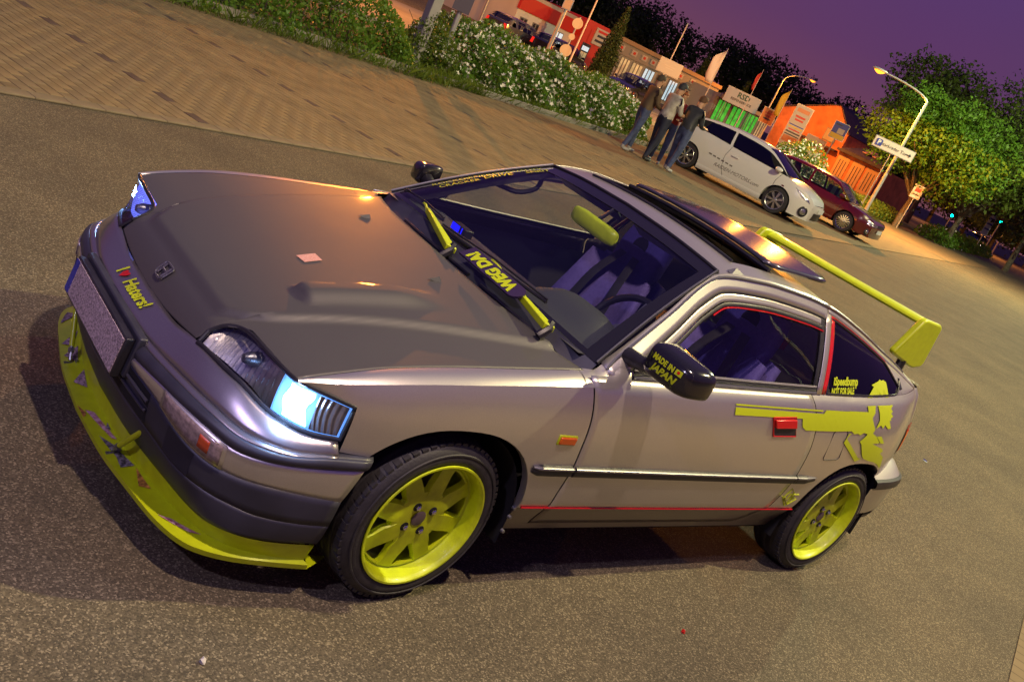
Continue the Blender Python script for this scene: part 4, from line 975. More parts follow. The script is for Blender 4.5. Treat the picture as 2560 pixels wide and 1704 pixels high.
M3=Matrix(((E1.x,E2.x,0,K0.x),(E1.y,E2.y,0,K0.y),(0,0,1,.013),(0,0,0,1))); o.matrix_world=M3
mb=MB()
for k in range(5,16):
    a=1.65+2.5*k
    for j in range(13):
        if a>14.2: b=.32+.4*j; mb.add([bay(a-.05,b-.1,.0155),bay(a+.05,b-.1,.0155),bay(a+.05,b+.1,.0155),bay(a-.05,b+.1,.0155)],[(0,1,2,3)])
o=mb.build('far_marker_pavers',pavd,pave,smooth=False); o['kind']='stuff'
# opposite bays beside the camera
mb=MB(); mb.add([(-14,-6.12,-.005),(40,-6.12,-.005),(40,-11.4,-.005),(-14,-11.4,-.005)],[(0,1,2,3)]); o=mb.build('pavement',slab,smooth=False); o.matrix_world=M3; tag(o,kind='structure')
# kerb at the back of the bays, verge, footpath, road with kerb and markings
kst=mat('kerb_stone',(.22,.20,.17),.8,noise=.2,nscale=6,bump=.3,bscale=80)
kerb=empty('kerb'); tag(kerb,kind='structure')
L=1.0
k0=MB(); k0.box((0,0,.05),(.99,.12,.14)); kme=k0.build('kerb_stone',kst,kerb,bevel=.012); kme.location=bay(-4,5.39); kme.rotation_euler=(0,0,math.atan2(E1.y,E1.x))
for q in range(1,50):
    o=kme.copy(); COL.objects.link(o); o.location=bay(-4+q,5.39)
soil=mat('verge_soil',(.055,.06,.025),.95,noise=.5,nscale=3,bump=.5,bscale=20)
mb=MB(); mb.add([bay(-30,5.45,.03),bay(75,5.45,.03),bay(75,8.6,.03),bay(-30,8.6,.03)],[(0,1,2,3)]); o=mb.build('verge',soil,smooth=False); tag(o,kind='structure')
road=mat('road_asphalt',(.16,.15,.14),.8,noise=.2,nscale=.5,bump=.3,bscale=90)
mb=MB(); mb.add([bay(-60,11.2,.006),bay(130,11.2,.006),bay(130,22,.006),bay(-60,22,.006)],[(0,1,2,3)]); o=mb.build('road',road,smooth=False); tag(o,kind='structure')
mb=MB()
for q in range(-8,20): mb.add([bay(6*q,16.5,.011),bay(6*q+3,16.5,.011),bay(6*q+3,16.64,.011),bay(6*q,16.64,.011)],[(0,1,2,3)])
o=mb.build('road_marking',mat('road_paint',(.7,.68,.62),.6),smooth=False); tag(o,kind='structure')
mb=MB(); mb.box((0,0,.06),(190,.16,.14)); o=mb.build('road_kerb',kst,smooth=False); o.location=bay(35,11.1); o.rotation_euler=(0,0,math.atan2(E1.y,E1.x)); tag(o,kind='structure')

# ================================================================== street lamps
pole_m=mat('galvanised_steel',(.42,.41,.40),.45,metal=.6,noise=.12,nscale=8)
sod=mat('sodium_bulb',(1,.6,.15),.3,emit=3.0,ecol=(1.0,.29,.02))
def street_lamp(base,bend_z,head,label,power,col=(1,.33,.035),mt=pole_m,group='street lamps'):
    b=Vector(base); h=Vector(head); root=empty('street_lamp',base); tag(root,label,'street lamp',group)
    loc=lambda p:Vector(p)-b
    m=MB(); m.tube([(0,0,0),(0,0,bend_z)],[.085,.055],12); m.lathe([(.14,0),(.14,.03),(.085,.05)],12); m.build('post',mt,root)
    top=Vector((0,0,bend_z)); hd=loc(h); d=Vector((hd.x,hd.y,0)); n=12; pts=[]
    for k in range(n+1):
        t=k/n; ang=t*math.pi/2; pts.append(top+Vector((hd.x*(1-math.cos(ang)),hd.y*(1-math.cos(ang)),(hd.z-bend_z)*math.sin(ang))))
    m=MB(); m.tube(pts,[.055-.02*k/n for k in range(n+1)],10); m.build('arm',mt,root)
    u=d.normalized() if d.length>.01 else Vector((1,0,0)); s=Vector((-u.y,u.x,0)); P=[]
    for k,(t,w,hh) in enumerate(((-.12,.03,.03),(-.02,.08,.06),(.20,.13,.075),(.45,.12,.06),(.55,.04,.02))):
        P.append([hd+u*t+s*w*math.cos(a)+Vector((0,0,hh*math.sin(a)+.03)) for a in lin(0,2*math.pi*11/12,12)])
    m=MB(); m.grid(P,cv=True); m.build('lamp_head',mt,root)
    m=MB(); P=[[hd+u*(.22+.25*math.cos(a)*r)+s*.17*math.sin(a)*r+Vector((0,0,-.02-.12*(1-r*r))) for a in lin(0,2*math.pi*15/16,16)] for r in (1,.7,.3,.01)]
    m.grid(P,cv=True); m.build('lamp_bowl',sod,root)
    l=bpy.data.lights.new('lamp_light','SPOT'); l.spot_size=R(178); l.spot_blend=.04; l.energy=power; l.color=col; l.shadow_soft_size=.12; lo=bpy.data.objects.new('lamp_light',l); COL.objects.link(lo); lo.location=hd+u*.22+Vector((0,0,-.22)); lo.parent=root
    return root
street_lamp((-37.699,-20.912,0),5.409,(-36.562,-22.723,5.851),'street lamp with curved grey arm in front of the big green tree',14000)
street_lamp((-65.931,-50.339,0),5.651,(-67.096,-48.814,6.652),'street lamp with curved arm between the tyre shop sign and the brick house',6800)
street_lamp((-16.4,-29.4,0),7.3,(-15.4,-27.4,7.8),'street lamp beside the road behind the flowering hedge',8000,(1,.30,.025))
street_lamp((-37.,-52.,0),7.3,(-36.2,-49.5,7.8),'street lamp on the far side of the road by the red and white building',1500)
# car-park mast beside the photographer (out of the picture, lights the near side of the coupe)
street_lamp((-11.2,5.4,0),11.4,(-11.0,3.0,12.0),'tall car park lamp behind the tail of the silver coupe',9800,(1.0,.86,.44),group='car park lamps')
street_lamp((.9,5.6,0),8.4,(.75,3.3,8.9),'car park lamp on a tall post behind the camera',2300,(1.0,.74,.60),group='car park lamps')
street_lamp((8.2,5.4,0),6.6,(7.4,3.4,7.0),'added violet-white fill lamp ahead of the coupe',1000,(.72,.60,1.0),group='car park lamps')  # unseen lamp added to brighten the nose and tint it violet
street_lamp((-38.2,-9.6,0),12.4,(-37.6,-11.6,13.0),'car park lamp right of the picture near the street trees',19000,(.92,1.0,.55),group='car park lamps')
# ================================================================== vegetation
def leafmat(name,col,tr=.35,var=.45):
    m=bpy.data.materials.new(name); m.use_nodes=True; t=m.node_tree; b=t.nodes['Principled BSDF']; o=t.nodes['Material Output']; b.inputs['Roughness'].default_value=.5; b.inputs['Specular IOR Level'].default_value=.3
    g=t.nodes.new('ShaderNodeTexCoord'); n=t.nodes.new('ShaderNodeTexNoise'); n.inputs['Scale'].default_value=2.2; n.inputs['Detail'].default_value=8; n.inputs['Roughness'].default_value=.8; t.links.new(g.outputs['Object'],n.inputs['Vector'])
    r=t.nodes.new('ShaderNodeValToRGB'); r.color_ramp.elements[0].position=.32; r.color_ramp.elements[1].position=.68
    r.color_ramp.elements[0].color=(*[c*(1-var) for c in col],1); r.color_ramp.elements[1].color=(col[0]*(1+var*1.3),col[1]*(1+var),col[2]*(1+var*.4),1); t.links.new(n.outputs['Fac'],r.inputs[0]); t.links.new(r.outputs[0],b.inputs['Base Color'])
    tl=t.nodes.new('ShaderNodeBsdfTranslucent'); t.links.new(r.outputs[0],tl.inputs[0]); mx=t.nodes.new('ShaderNodeMixShader'); mx.inputs[0].default_value=tr; t.links.new(b.outputs[0],mx.inputs[1]); t.links.new(tl.outputs[0],mx.inputs[2]); t.links.new(mx.outputs[0],o.inputs[0]); MATS[name]=m; return m
lf_hedge=leafmat('hedge_leaf',(.095,.205,.020)); lf_grass=leafmat('grass_blade',(.105,.165,.018)); lf_tree=leafmat('plane_leaf',(.090,.200,.018)); lf_olive=leafmat('olive_leaf',(.090,.140,.022)); lf_dark=leafmat('night_leaf',(.040,.052,.022)); lf_con=leafmat('conifer_leaf',(.050,.080,.022),.15)
petal=mat('white_petal',(.78,.74,.62),.6); bark=mat('bark',(.11,.085,.06),.9,noise=.4,nscale=12,bump=.6,bscale=30)
RNG=np.random.RandomState(11)
def leaves(pts,size,rng=RNG,flat=0,asp=.55):
    """one folded four-sided leaf per point; returns verts, faces"""
    n=len(pts); P=np.asarray(pts,float); d=rng.normal(size=(n,3)); d[:,2]*=(1-flat); d/=np.linalg.norm(d,axis=1)[:,None]
    e=rng.normal(size=(n,3)); e-=d*(e*d).sum(1)[:,None]; e/=np.linalg.norm(e,axis=1)[:,None]; nn=np.cross(d,e)
    s=size*(.6+.8*rng.rand(n))[:,None]
    V=np.stack([P-d*s*.5,P+e*s*asp*.5+nn*s*.08,P+d*s*.5,P-e*s*asp*.5+nn*s*.08],1).reshape(-1,3)
    return V,np.arange(n*4).reshape(-1,4)
def mesh_np(name,V,F,m,parent):
    me=bpy.data.meshes.new(name); nf,k=F.shape; me.vertices.add(len(V)); me.vertices.foreach_set('co',V.astype(np.float32).ravel()); me.loops.add(nf*k); me.loops.foreach_set('vertex_index',F.astype(np.int32).ravel()); me.polygons.add(nf)
    me.polygons.foreach_set('loop_start',np.arange(nf,dtype=np.int32)*k); me.polygons.foreach_set('loop_total',np.full(nf,k,np.int32)); me.update(); me.materials.append(m)
    o=bpy.data.objects.new(name,me); COL.objects.link(o); o.parent=parent; return o
def flowers(pts,r,rng=RNG):
    n=len(pts); P=np.asarray(pts,float); nn=rng.normal(size=(n,3))+np.array([.25,.5,.8]); nn/=np.linalg.norm(nn,axis=1)[:,None]; a=np.cross(nn,rng.normal(size=(n,3))); a/=np.linalg.norm(a,axis=1)[:,None]; b=np.cross(nn,a); V=[];
    rr=(r*(.6+.8*rng.rand(n)))[:,None]
    V.append(P+nn*rr*.1)
    for k in range(10):
        t=2*math.pi*k/10; q=(1.0 if k%2 else .55); V.append(P+(a*math.cos(t)+b*math.sin(t))*rr*q+nn*rr*(.35 if k%2 else .1))
    V=np.stack(V,1).reshape(-1,3); F=np.array([[11*i,11*i+1+k,11*i+1+(k+1)%10] for i in range(n) for k in range(10)]); return V,F
def hedge_pts(n,a0,a1,b0,b1,ht,rng,shell=.75,wob=.18):
    """points in the outer layer of a bumpy hedge; a,b in kerb coordinates"""
    out=[]
    while len(out)<n:
        m=n*2; a=a0+(a1-a0)*rng.rand(m); u=rng.rand(m)*2-1; z=rng.rand(m)
        H=np.array([ht(q) for q in a]); H=H*(1+wob*.6*np.sin(a*2.3+1)+wob*.5*np.sin(a*5.1+u*2)); ends=np.clip(np.minimum(a-a0,a1-a)/.8,0,1)**.5
        lim=np.sqrt(np.clip(1-(z**2.4),0,1))*(.85+.15*np.sin(a*3.7+z*6)); r=np.abs(u)/np.maximum(lim,1e-3)
        keep=(r<1)&((r>shell)|(z>.80)|(rng.rand(m)<.22)); bb=(b0+b1)/2+u*(b1-b0)/2*ends; zz=z*H*(.35+.65*ends)+.03
        for i in np.where(keep)[0]:
            p=K0+E1*float(a[i])+E2*float(bb[i]); out.append((p.x,p.y,float(zz[i])))
    return np.array(out[:n])
def hedge(name,label,a0,a1,b0,b1,ht,n,size,nf,cat='hedge',m=lf_hedge,fr=.036,seed=1,grass=0,wob=.18,group=None):
    rng=np.random.RandomState(seed); p=K0+E1*((a0+a1)/2)+E2*((b0+b1)/2); root=empty(name,(p.x,p.y,0)); tag(root,label,cat,group); off=np.array([p.x,p.y,0])
    V,F=leaves(hedge_pts(n,a0,a1,b0,b1,ht,rng,wob=wob)-off,size,rng); mesh_np('foliage',V,F,m,root)
    # woody inside so that no light passes straight through
    mb=MB(); 
    for k in range(max(4,int((a1-a0)*3))):
        a=a0+.2+(a1-a0-.4)*rng.rand(); q=K0+E1*a+E2*((b0+b1)/2+(rng.rand()-.5)*(b1-b0)*.5); h=ht(a)*.75; q=Vector((q.x-p.x,q.y-p.y,0)); mb.tube([q,q+Vector((rng.normal()*.1,rng.normal()*.1,h*.5)),q+Vector((rng.normal()*.3,rng.normal()*.3,h))],[.018,.012,.005],5)
    so=mb.build('stems',bark,root); so['kind']='stuff'
    if nf:
        hp=hedge_pts(nf,a0,a1,b0,b1,ht,rng,.86,wob)-off; d=np.array([CAM_POS[0]-p.x,CAM_POS[1]-p.y,1.2]); d/=np.linalg.norm(d); hp=hp+d*.05
        V,F=flowers(hp,fr,rng); mesh_np('blossom',V,F,petal,root)
    if grass:
        g=rng.rand(grass,3); aa=a0-.3+(a1-a0+.6)*g[:,0]; bb=b0-.12-.02+ (.35)*g[:,1]; hh=.06+.22*rng.rand(grass)**2
        bx=K0.x+E1.x*aa+E2.x*bb-p.x; by=K0.y+E1.y*aa+E2.y*bb-p.y; t=rng.rand(grass)*6.28; lx=rng.normal(size=grass)*.10; ly=rng.normal(size=grass)*.10; w_=.006
        V=np.stack([np.stack([bx-w_*np.cos(t),by-w_*np.sin(t),hh*0+.02],1),np.stack([bx+w_*np.cos(t),by+w_*np.sin(t),hh*0+.02],1),np.stack([bx+lx*.4+w_*.7*np.cos(t),by+ly*.4+w_*.7*np.sin(t),hh*.6],1),np.stack([bx+lx,by+ly,hh],1)],1).reshape(-1,3)
        mesh_np('grass',V,np.arange(grass*4).reshape(-1,4),lf_grass,root)['kind']='stuff'
    return root
hedge('green_shrub','dense green shrub without flowers left of the grey post',-1.5,10.7,5.0,7.4,lambda a:.80+.42*ss(2,7.0,a)-.40*ss(9.0,10.8,a),26000,.075,0,'shrub',seed=2,grass=2000)
hedge('flowering_hedge','long hedge full of white flowers right of the grey post',11.5,21.8,5.45,7.6,lambda a:1.16-.06*ss(13,18,a)-.12*ss(19,21.8,a),36000,.075,4200,seed=3,grass=2600,fr=.042,wob=.12)
hedge('flowering_hedge','white flowering hedge behind the dark red car',33.5,38.5,4.6,7.2,lambda a:1.75-.5*ss(36,38.5,a),9000,.11,1700,seed=4,grass=500,fr=.055)
hedge('low_hedge','low green hedge at the kerb in front of the far traffic lights',58,88,2.6,4.8,lambda a:.9,9000,.16,160,seed=5,fr=.06,group=None)
hedge('low_shrub','low shrub strip under the street trees',39.0,57.0,4.9,6.8,lambda a:.75,7000,.13,0,'shrub',m=lf_grass,seed=6)
# tufts of weeds between post and hedge
hedge('weed_clump','tall pale weeds at the foot of the grey post',10.5,12.2,5.3,6.6,lambda a:.75,2600,.06,0,'weeds',m=lf_grass,seed=7,grass=900,wob=.4)
def tree(name,label,base,blobs,n,size,m,trunk,cat='tree',seed=1,group=None,tr_h=None,limb=True):
    rng=np.random.RandomState(seed); root=empty(name,base); tag(root,label,cat,group)
    tot=sum(r[3]**2 for r in blobs); A=[]
    for cx,cy,cz,r in blobs:
        k=int(n*r*r/tot); d=rng.normal(size=(k,3)); d/=np.linalg.norm(d,axis=1)[:,None]; rad=r*(.55+.45*rng.rand(k)**.6)*(1+.16*np.sin(d[:,0]*7+cx)*np.sin(d[:,2]*6+cz)+.10*np.sin(d[:,1]*13))
        p=d*rad[:,None]*np.array([1,1,.88])+np.array([cx,cy,cz]); A.append(p[(np.sin(p[:,0]*2.1+seed)*np.sin(p[:,1]*2.3)*np.sin(p[:,2]*2.7+seed)>-.42)])
    V,F=leaves(np.concatenate(A),size,rng); mesh_np('crown',V,F,m,root)
    mb=MB(); h=tr_h or min(b[2] for b in blobs); mb.tube([(0,0,0),(.03,0,h*.5),(0,.04,h)],[trunk*1.25,trunk,trunk*.8],10)
    if limb:
        for cx,cy,cz,r in blobs: mb.tube([(0,.04,h*.95),(cx*.5,cy*.5,lerp(h,cz,.6)),(cx,cy,cz)],[trunk*.6,trunk*.35,trunk*.12],6)
    mb.build('trunk',bark,root); return root
def blobs(cx,cz,rx,rz,r,k,seed,lift=0):
    g=np.random.RandomState(seed); o=[]
    for q in range(k):
        a=g.rand()*6.28; t=g.rand()**.5; o.append((math.cos(a)*rx*t,math.sin(a)*rx*t,cz+(g.rand()*2-1)*rz*(1-.5*t),r*(.75+.5*g.rand())))
    return o
tree('street_tree','bright green street tree behind the parking direction sign',(-48.004,-25.057,0),blobs(0,5.0,2.9,2.1,1.45,26,1),26000,.19,lf_tree,.14,seed=1,tr_h=1.7)
tree('street_tree','olive green street tree right of the bright green one',(-57.308,-26.694,0),blobs(0,5.6,3.8,2.3,1.8,22,2),20000,.24,lf_olive,.17,seed=2,tr_h=2.0)
tree('street_tree','tall olive tree rising above the lamp arm',(-64.864,-33.829,0),blobs(0,8.4,4.4,2.8,2.1,26,3),18000,.28,lf_olive,.18,seed=3,tr_h=3.0)
tree('street_tree','dim street tree at the right edge beyond the traffic lights',(-67.151,-26.834,0),blobs(0,5.6,3.6,2.4,2.0,18,4),11000,.28,lf_dark,.18,seed=4,tr_h=2.8)
tree('street_tree','small tree lit orange beside the far signal lamps',(-84.604,-36.816,0),blobs(0,3.6,2.2,1.4,1.2,9,5),5000,.26,lf_olive,.12,seed=5,tr_h=2.0)
rng_=np.random.RandomState(4)
DT=[('dark conifer behind the white sign',(-75.96,-67.90,0),6.0,2.0,lf_con),('pointed dark conifer between the flags',(-79.05,-64.33,0),5.2,1.4,lf_con),('dark broad tree behind the red and white building',(-73.90,-90.46,0),8.5,5.5,lf_dark),('dark broad tree behind the red entrance block',(-79.12,-85.96,0),9.0,5.0,lf_dark),('dark tree above the long shop roof',(-86.90,-85.43,0),9.6,5.2,lf_dark),('tall dark tree left of the curved street lamp',(-96.57,-82.33,0),10.0,5.5,lf_dark),('tall dark tree behind the tyre shop sign',(-99.99,-78.20,0),10.4,5.2,lf_dark),('dark tree behind the brick house roof',(-104.98,-71.49,0),9.0,4.6,lf_dark),('dark tree at the top edge left of the poles',(-65.68,-90.47,0),7.5,5.5,lf_dark),('dark tree behind the garage annex',(-104.20,-63.59,0),8.0,5.0,lf_dark),('dark tree right of the garage annex',(-106.92,-59.01,0),7.0,5.4,lf_dark),('dark tree behind the narrow notice sign',(-113.26,-57.83,0),7.0,5.6,lf_dark),('dark tree behind the cross-shaped sign',(-119.60,-56.38,0),7.6,5.8,lf_dark),('dark tree behind the chevron board',(-121.14,-53.09,0),7.2,5.8,lf_dark),('dark tree at the right edge of the street',(-122.96,-48.91,0),7.6,6.0,lf_dark)]
for lab,b0,h,w_,m in DT:
    u=-b0[0]*10-b0[1]*3
    if m is lf_con:
        bl=[(0,0,h*t,w_*(1.05-t)*.62+.12) for t in lin(.16,.96,9)]; tree('dark_conifer',lab,b0,bl,5000,.26,m,.12,seed=int(u),group='dark trees behind the shops',tr_h=h*.9,limb=False)
    else: tree('dark_tree',lab,b0,blobs(0,h*.62,w_*.8,h*.26,w_*.48,16,int(u)),6500,.42,m,.2,seed=int(u),group='dark trees behind the shops',tr_h=h*.35)
bl=[(0,0,4.6*t,.80*(1.06-t)**.8+.06) for t in lin(.06,.97,12)]
tree('cypress','slim grey green cypress beside the red entrance block',(-40.200,-42.956,0),bl,8000,.13,lf_con,.08,seed=9,tr_h=4.0,limb=False)

# ================================================================== other cars
def hatch(name,label,loc,heading,paint,K,group=None,lit=False,letter=None):
    root=empty(name,loc,heading); tag(root,label,'car',group)
    wb,fo,ro_,hw,wr=K['wb'],K['fo'],K['ro'],K['hw'],K['wr']; xn,xt=fo,-wb-ro_
    zbelt=pw(*K['belt']); zhood=pw(*K['hood']); zrail=pw(*K['rail'][0:2]); yrail=pw(K['rail'][0],K['rail'][2]); xc=K['cowl']
    plan=pw([xt,xt+.10,xt+.4,-wb,-wb/2,0,xn-.45,xn-.15,xn],[K['tw'],.86,.955,.99,1,.99,.95,.84,K['nw']])
    def top(x): return min(zbelt(x),zhood(x)+.0) if x>xc else zbelt(x)
    def Y(x,z):
        zt=top(x); t=max(0,(z-.5)/max(.05,zt-.5)); return hw*plan(x)*(1-.055*t**2.2-.05*max(0,(.5-z)/.35)**2)
    def arch(x,x0): 
        t=abs(x-x0)/(wr+.045); return wr*.98+(wr+.045)*math.sqrt(1-t*t)*1.0+.0 if t<1 else 0
    zs=.19; ra=wr+.045
    cols=sorted(set([round(q,4) for q in lin(xt,-wb-ra,7)+[-wb-ra*math.cos(math.pi*k/16) for k in range(1,16)]+lin(-wb+ra,-ra,12)+[-ra*math.cos(math.pi*k/16) for k in range(1,16)]+lin(ra,xn,9)]))
    mb=MB()
    for s in (1,-1):
        P=[]
        for x in cols:
            zb_=max(zs,arch(x,0),arch(x,-wb)); P.append([(x,s*Y(x,z),z) for z in lin(zb_,top(x),12)])
        mb.grid(P)
        for x0 in (0,-wb): mb.grid([[(x0+ra*math.cos(t),s*Y(x0+ra*math.cos(t),.5),wr*.98+ra*math.sin(t)),(x0+ra*math.cos(t),s*(hw-.25),wr*.98+ra*math.sin(t))] for t in lin(0,math.pi,14)])
    # hood, nose, tail
    mb.grid([[(x,u*Y(x,top(x)),top(x)+.035*(1-u*u)*ss(xn,xn-.3,x)) for u in lin(-1,1,13)] for x in lin(xn,xc-.02,12)])
    mb.grid([[(xn+K['nb']*(1-u*u)*math.sin(math.pi*min(1,max(.05,(z-.1)/.75))),u*Y(xn,z),z) for u in lin(-1,1,15)] for z in lin(zs,top(xn),8)])
    mb.grid([[(xt-.06*(1-u*u),u*Y(xt,z),z) for u in lin(-1,1,9)] for z in lin(.25,zbelt(xt),6)])
    # greenhouse skin: pillars and roof (glass sits 4 mm proud of the cabin core)
    xs0,xs1=K['rail'][0][0],K['rail'][0][-1]
    def gy(x,t): return lerp(Y(x,top(x))-.01,yrail(x),t)+.015*math.sin(math.pi*t)
    def gz(x,t): return lerp(zbelt(x),zrail(x),t)
    rx=lin(xs0,xs1,30)
    for s in (1,-1):
        mb.grid([[(x,s*gy(x,t),gz(x,t)) for t in (.84,.92,1)] for x in rx])
        for a,b in K['pill']: mb.grid([[(lerp(a[0],a[1],j/5.)+0*i,s*gy(lerp(lerp(a[0],b[0],i/2.),lerp(a[1],b[1],i/2.),j/5.),j/5.*.9),gz(lerp(lerp(a[0],b[0],i/2.),lerp(a[1],b[1],i/2.),j/5.),j/5.*.9)) if False else (lambda x,t:(x,s*gy(x,t),gz(x,t)))(lerp(lerp(a[0],b[0],i/2.),lerp(a[1],b[1],i/2.),j/5.),j/5.*.9) for j in range(6)] for i in range(3)])
    hx=K['head']
    mb.grid([[(x,u*yrail(x),zrail(x)+.03*(1-u*u)) for u in lin(-1,1,11)] for x in lin(hx,K['rear'],10)])
    mb.grid([[(lerp(K['rear'],xt,t)+.0,u*lerp(yrail(K['rear']),Y(xt,zbelt(xt)),t),lerp(zrail(K['rear']),zbelt(xt),t)) for u in lin(-1,1,7)] for t in (.72,.85,1)])
    body=mb.build('body',paint,root)
    # cabin core
    mb=MB()
    for s in (1,-1): mb.grid([[(x,s*(gy(x,t)-.03),gz(x,t)) for t in (0,.5,.9)] for x in rx]) if not K.get('open') else None
    mb.box((-wb/2,0,.42),(wb-.1,hw*1.5,.5)); mb.box((-wb*.35,.36,.75),(.14,.42,.65)); mb.box((-wb*.35,-.36,.75),(.14,.42,.65)); mb.box((.12,0,.45),(1.1,hw*1.1,.45)); mb.build('cabin',void,root,smooth=False)
    for s in (1,-1):
        for x0,x1,x2,x3 in K['win']:
            m=MB(); m.grid([[(lambda x,t:(x,s*(gy(x,t)+.003),gz(x,t)))(lerp(lerp(x0,x1,i/7.),lerp(x2,x3,i/7.),j/5.),lerp(.05,.82,j/5.)) for j in range(6)] for i in range(8)]); m.build('side_window',K.get('glass',dkglass),root)
    m=MB(); m.grid([[(lerp(xc+.05,hx,t)+.03*(1-u*u),u*lerp(Y(xc,top(xc))-.05,yrail(hx)-.02,t),lerp(top(xc)+.03,zrail(hx)+.012,t)+.02*(1-u*u)) for u in lin(-1,1,11)] for t in lin(0,1,8)]); m.build('windscreen',K.get('glass',dkglass),root)
    m=MB(); m.grid([[(lerp(K['rear'],xt,t),u*lerp(yrail(K['rear'])-.03,Y(xt,zbelt(xt))-.08,t),lerp(zrail(K['rear']),zbelt(xt),t)+.01) for u in lin(-1,1,7)] for t in lin(.05,.7,5)]); m.build('rear_window',dkglass,root)
    # wheels
    for x0 in (0,-wb):
        for s in (1,-1):
            m=MB(); m.lathe([(wr*.70,-.19),(wr*.93,-.195),(wr,-.16),(wr,-.03),(wr*.94,-.002),(wr*.72,.0),(wr*.70,-.02)],36,'Y'); t_o=m.build('wheel',rubber,root); 
            m=MB(); m.lathe([(wr*.715,.002),(wr*.70,.006),(wr*.66,-.004),(wr*.64,-.06),(wr*.62,-.15)],36,'Y')
            for q in range(K['spk']):
                for dd in ((-.09,.09) if K['spk']<8 else (0,)):
                    a=2*math.pi*q/K['spk']+dd; c_,s_=math.cos(a),math.sin(a); wd=.014
                    m.grid([[(r*c_-w_*s_,-.012-.01*(r/wr),r*s_+w_*c_) for w_ in (-wd,0,wd)] for r in (.04,wr*.35,wr*.68)])
            m.lathe([(0,.0),(.04,-.002),(.06,-.02)],16,'Y'); m.build('rim',K['rim'],t_o)
            m=MB(); m.lathe([(.02,-.06),(wr*.5,-.06),(wr*.62,-.07)],24,'Y'); m.build('brake',mat('brake_dark',(.05,.05,.055),.4,metal=.6),t_o)
            t_o.location=(x0,s*(hw*plan(x0)-.015),wr); t_o.rotation_euler=(0,0,0 if s>0 else math.pi)
    # lamps, grille, mirrors, handles, seams
    hl=K['lamp']; em=mat('lit_headlamp',(1,1,1),.3,emit=45,ecol=(1,.93,.8)) if lit else mat('lamp_sparkle',(.55,.55,.55),.12,metal=.9,bump=1.0,bscale=30)
    for s in (1,-1):
        m=MB(); m.grid([[(lambda x,z:(x,s*(Y(x,z)+.006),z))(lerp(lerp(hl[0][0],hl[1][0],i/7.),lerp(hl[3][0],hl[2][0],i/7.),j/4.),lerp(lerp(hl[0][1],hl[1][1],i/7.),lerp(hl[3][1],hl[2][1],i/7.),j/4.)) for j in range(5)] for i in range(8)]); m.build('headlamp',em,root)
        if K.get('face'): 
            m=MB(); y0=Y(xn,.6)*.98; m.grid([[(xn+K['nb']*(1-(y/Y(xn,z))**2)*math.sin(math.pi*min(1,max(.05,(z-.1)/.75)))+.006,s*y,z) for z in (K['face'][2],K['face'][3])] for y in lin(K['face'][0],K['face'][1],6)]); m.build('headlamp_face',em,root)
        for fx,fz,r in K.get('fog',()):
            m=MB(); m.lathe([(0,.012),(r*.7,.010),(r,0)],14,'Y'); f=m.build('fog_lamp',em,root); f.location=(fx,s*(Y(fx,fz)+.004),fz); f.rotation_euler=(0,0,(-.7 if s>0 else math.pi+.7))
            m=MB(); m.lathe([(r*1.05,.004),(r*1.7,-.004)],14,'Y'); g_=m.build('fog_bezel',black,f)
        m=MB(); P=[]
        for a_,k_ in ((-.07,.8),(-.05,1),(.02,1),(.07,.75),(.10,.3)): P.append([(K['mir'][0]+a_,s*(K['mir'][1]+.085*k_*math.cos(t)),K['mir'][2]+.062*k_*math.sin(t)) for t in lin(0,2*math.pi*13/14,14)])
        m.grid(P,cv=True); m.tube([(K['mir'][0],s*(K['mir'][1]-.07),K['mir'][2]-.03),(K['mir'][0],s*(hw-.08),K['mir'][2]-.06)],.02,6); m.build('wing_mirror',paint if not K.get('blackmir') else black,root)
        for hx_,hz in K['handle']: m=MB(); m.box((hx_,s*(Y(hx_,hz)+.012),hz),(.19,.03,.035)); m.build('door_handle',paint,root,bevel=.008)
        for seam in K['seam']: m=MB(); m.tube([(x,s*(Y(x,z)+.001),z) for x,z in crv([(a,0,b) for a,b in seam],12) for x,z in [(x,z)]] if False else [(p[0],s*(Y(p[0],p[2])+.0005),p[2]) for p in crv([(a,0,b) for a,b in seam],12)],.005,5); m.build('door_seam',black,root)
        m=MB(); m.grid([[(x,s*(Y(x,z)+.012*math.sin(math.pi*(z-.17)/.12)),z) for z in lin(.17,.29,4)] for x in lin(-ra,-wb+ra,8)]); m.build('side_skirt',paint,root)
        m=MB(); m.box((K['rep'][0],s*(Y(*K['rep'])+.003),K['rep'][1]),(.06,.012,.03)); m.build('side_repeater',orange if K['spk']>7 else mat('dark_repeater',(.12,.03,.04),.3),root)
        m=MB(); m.grid([[(xt+.02-.03*0,s*(Y(xt,z)*u),z) for u in (.75,.9,1.0)] for z in (.62,.75,.9)]); m.v=[(a-.065,b,c) for a,b,c in m.v]; m.build('tail_lamp',mat('tail_glow',(.6,.02,.01),.3,emit=.6,ecol=(1,.03,.02)),root)
    g=K['grille']; m=MB(); m.grid([[(xn+K['nb']*(1-(y/Y(xn,z))**2)*math.sin(math.pi*min(1,max(.05,(z-.1)/.75)))+.005,y,z) for z in lin(g[1],g[2],3)] for y in lin(-g[0],g[0],9)]); m.build('grille',black,root)
    m=MB(); z=g[3]; m.grid([[(xn+K['nb']*(1-(y/Y(xn,z))**2)+.02,y,q) for q in (z-.055,z+.055)] for y in (-.26,0,.26)]); m.build('number_plate',white,root,smooth=False)
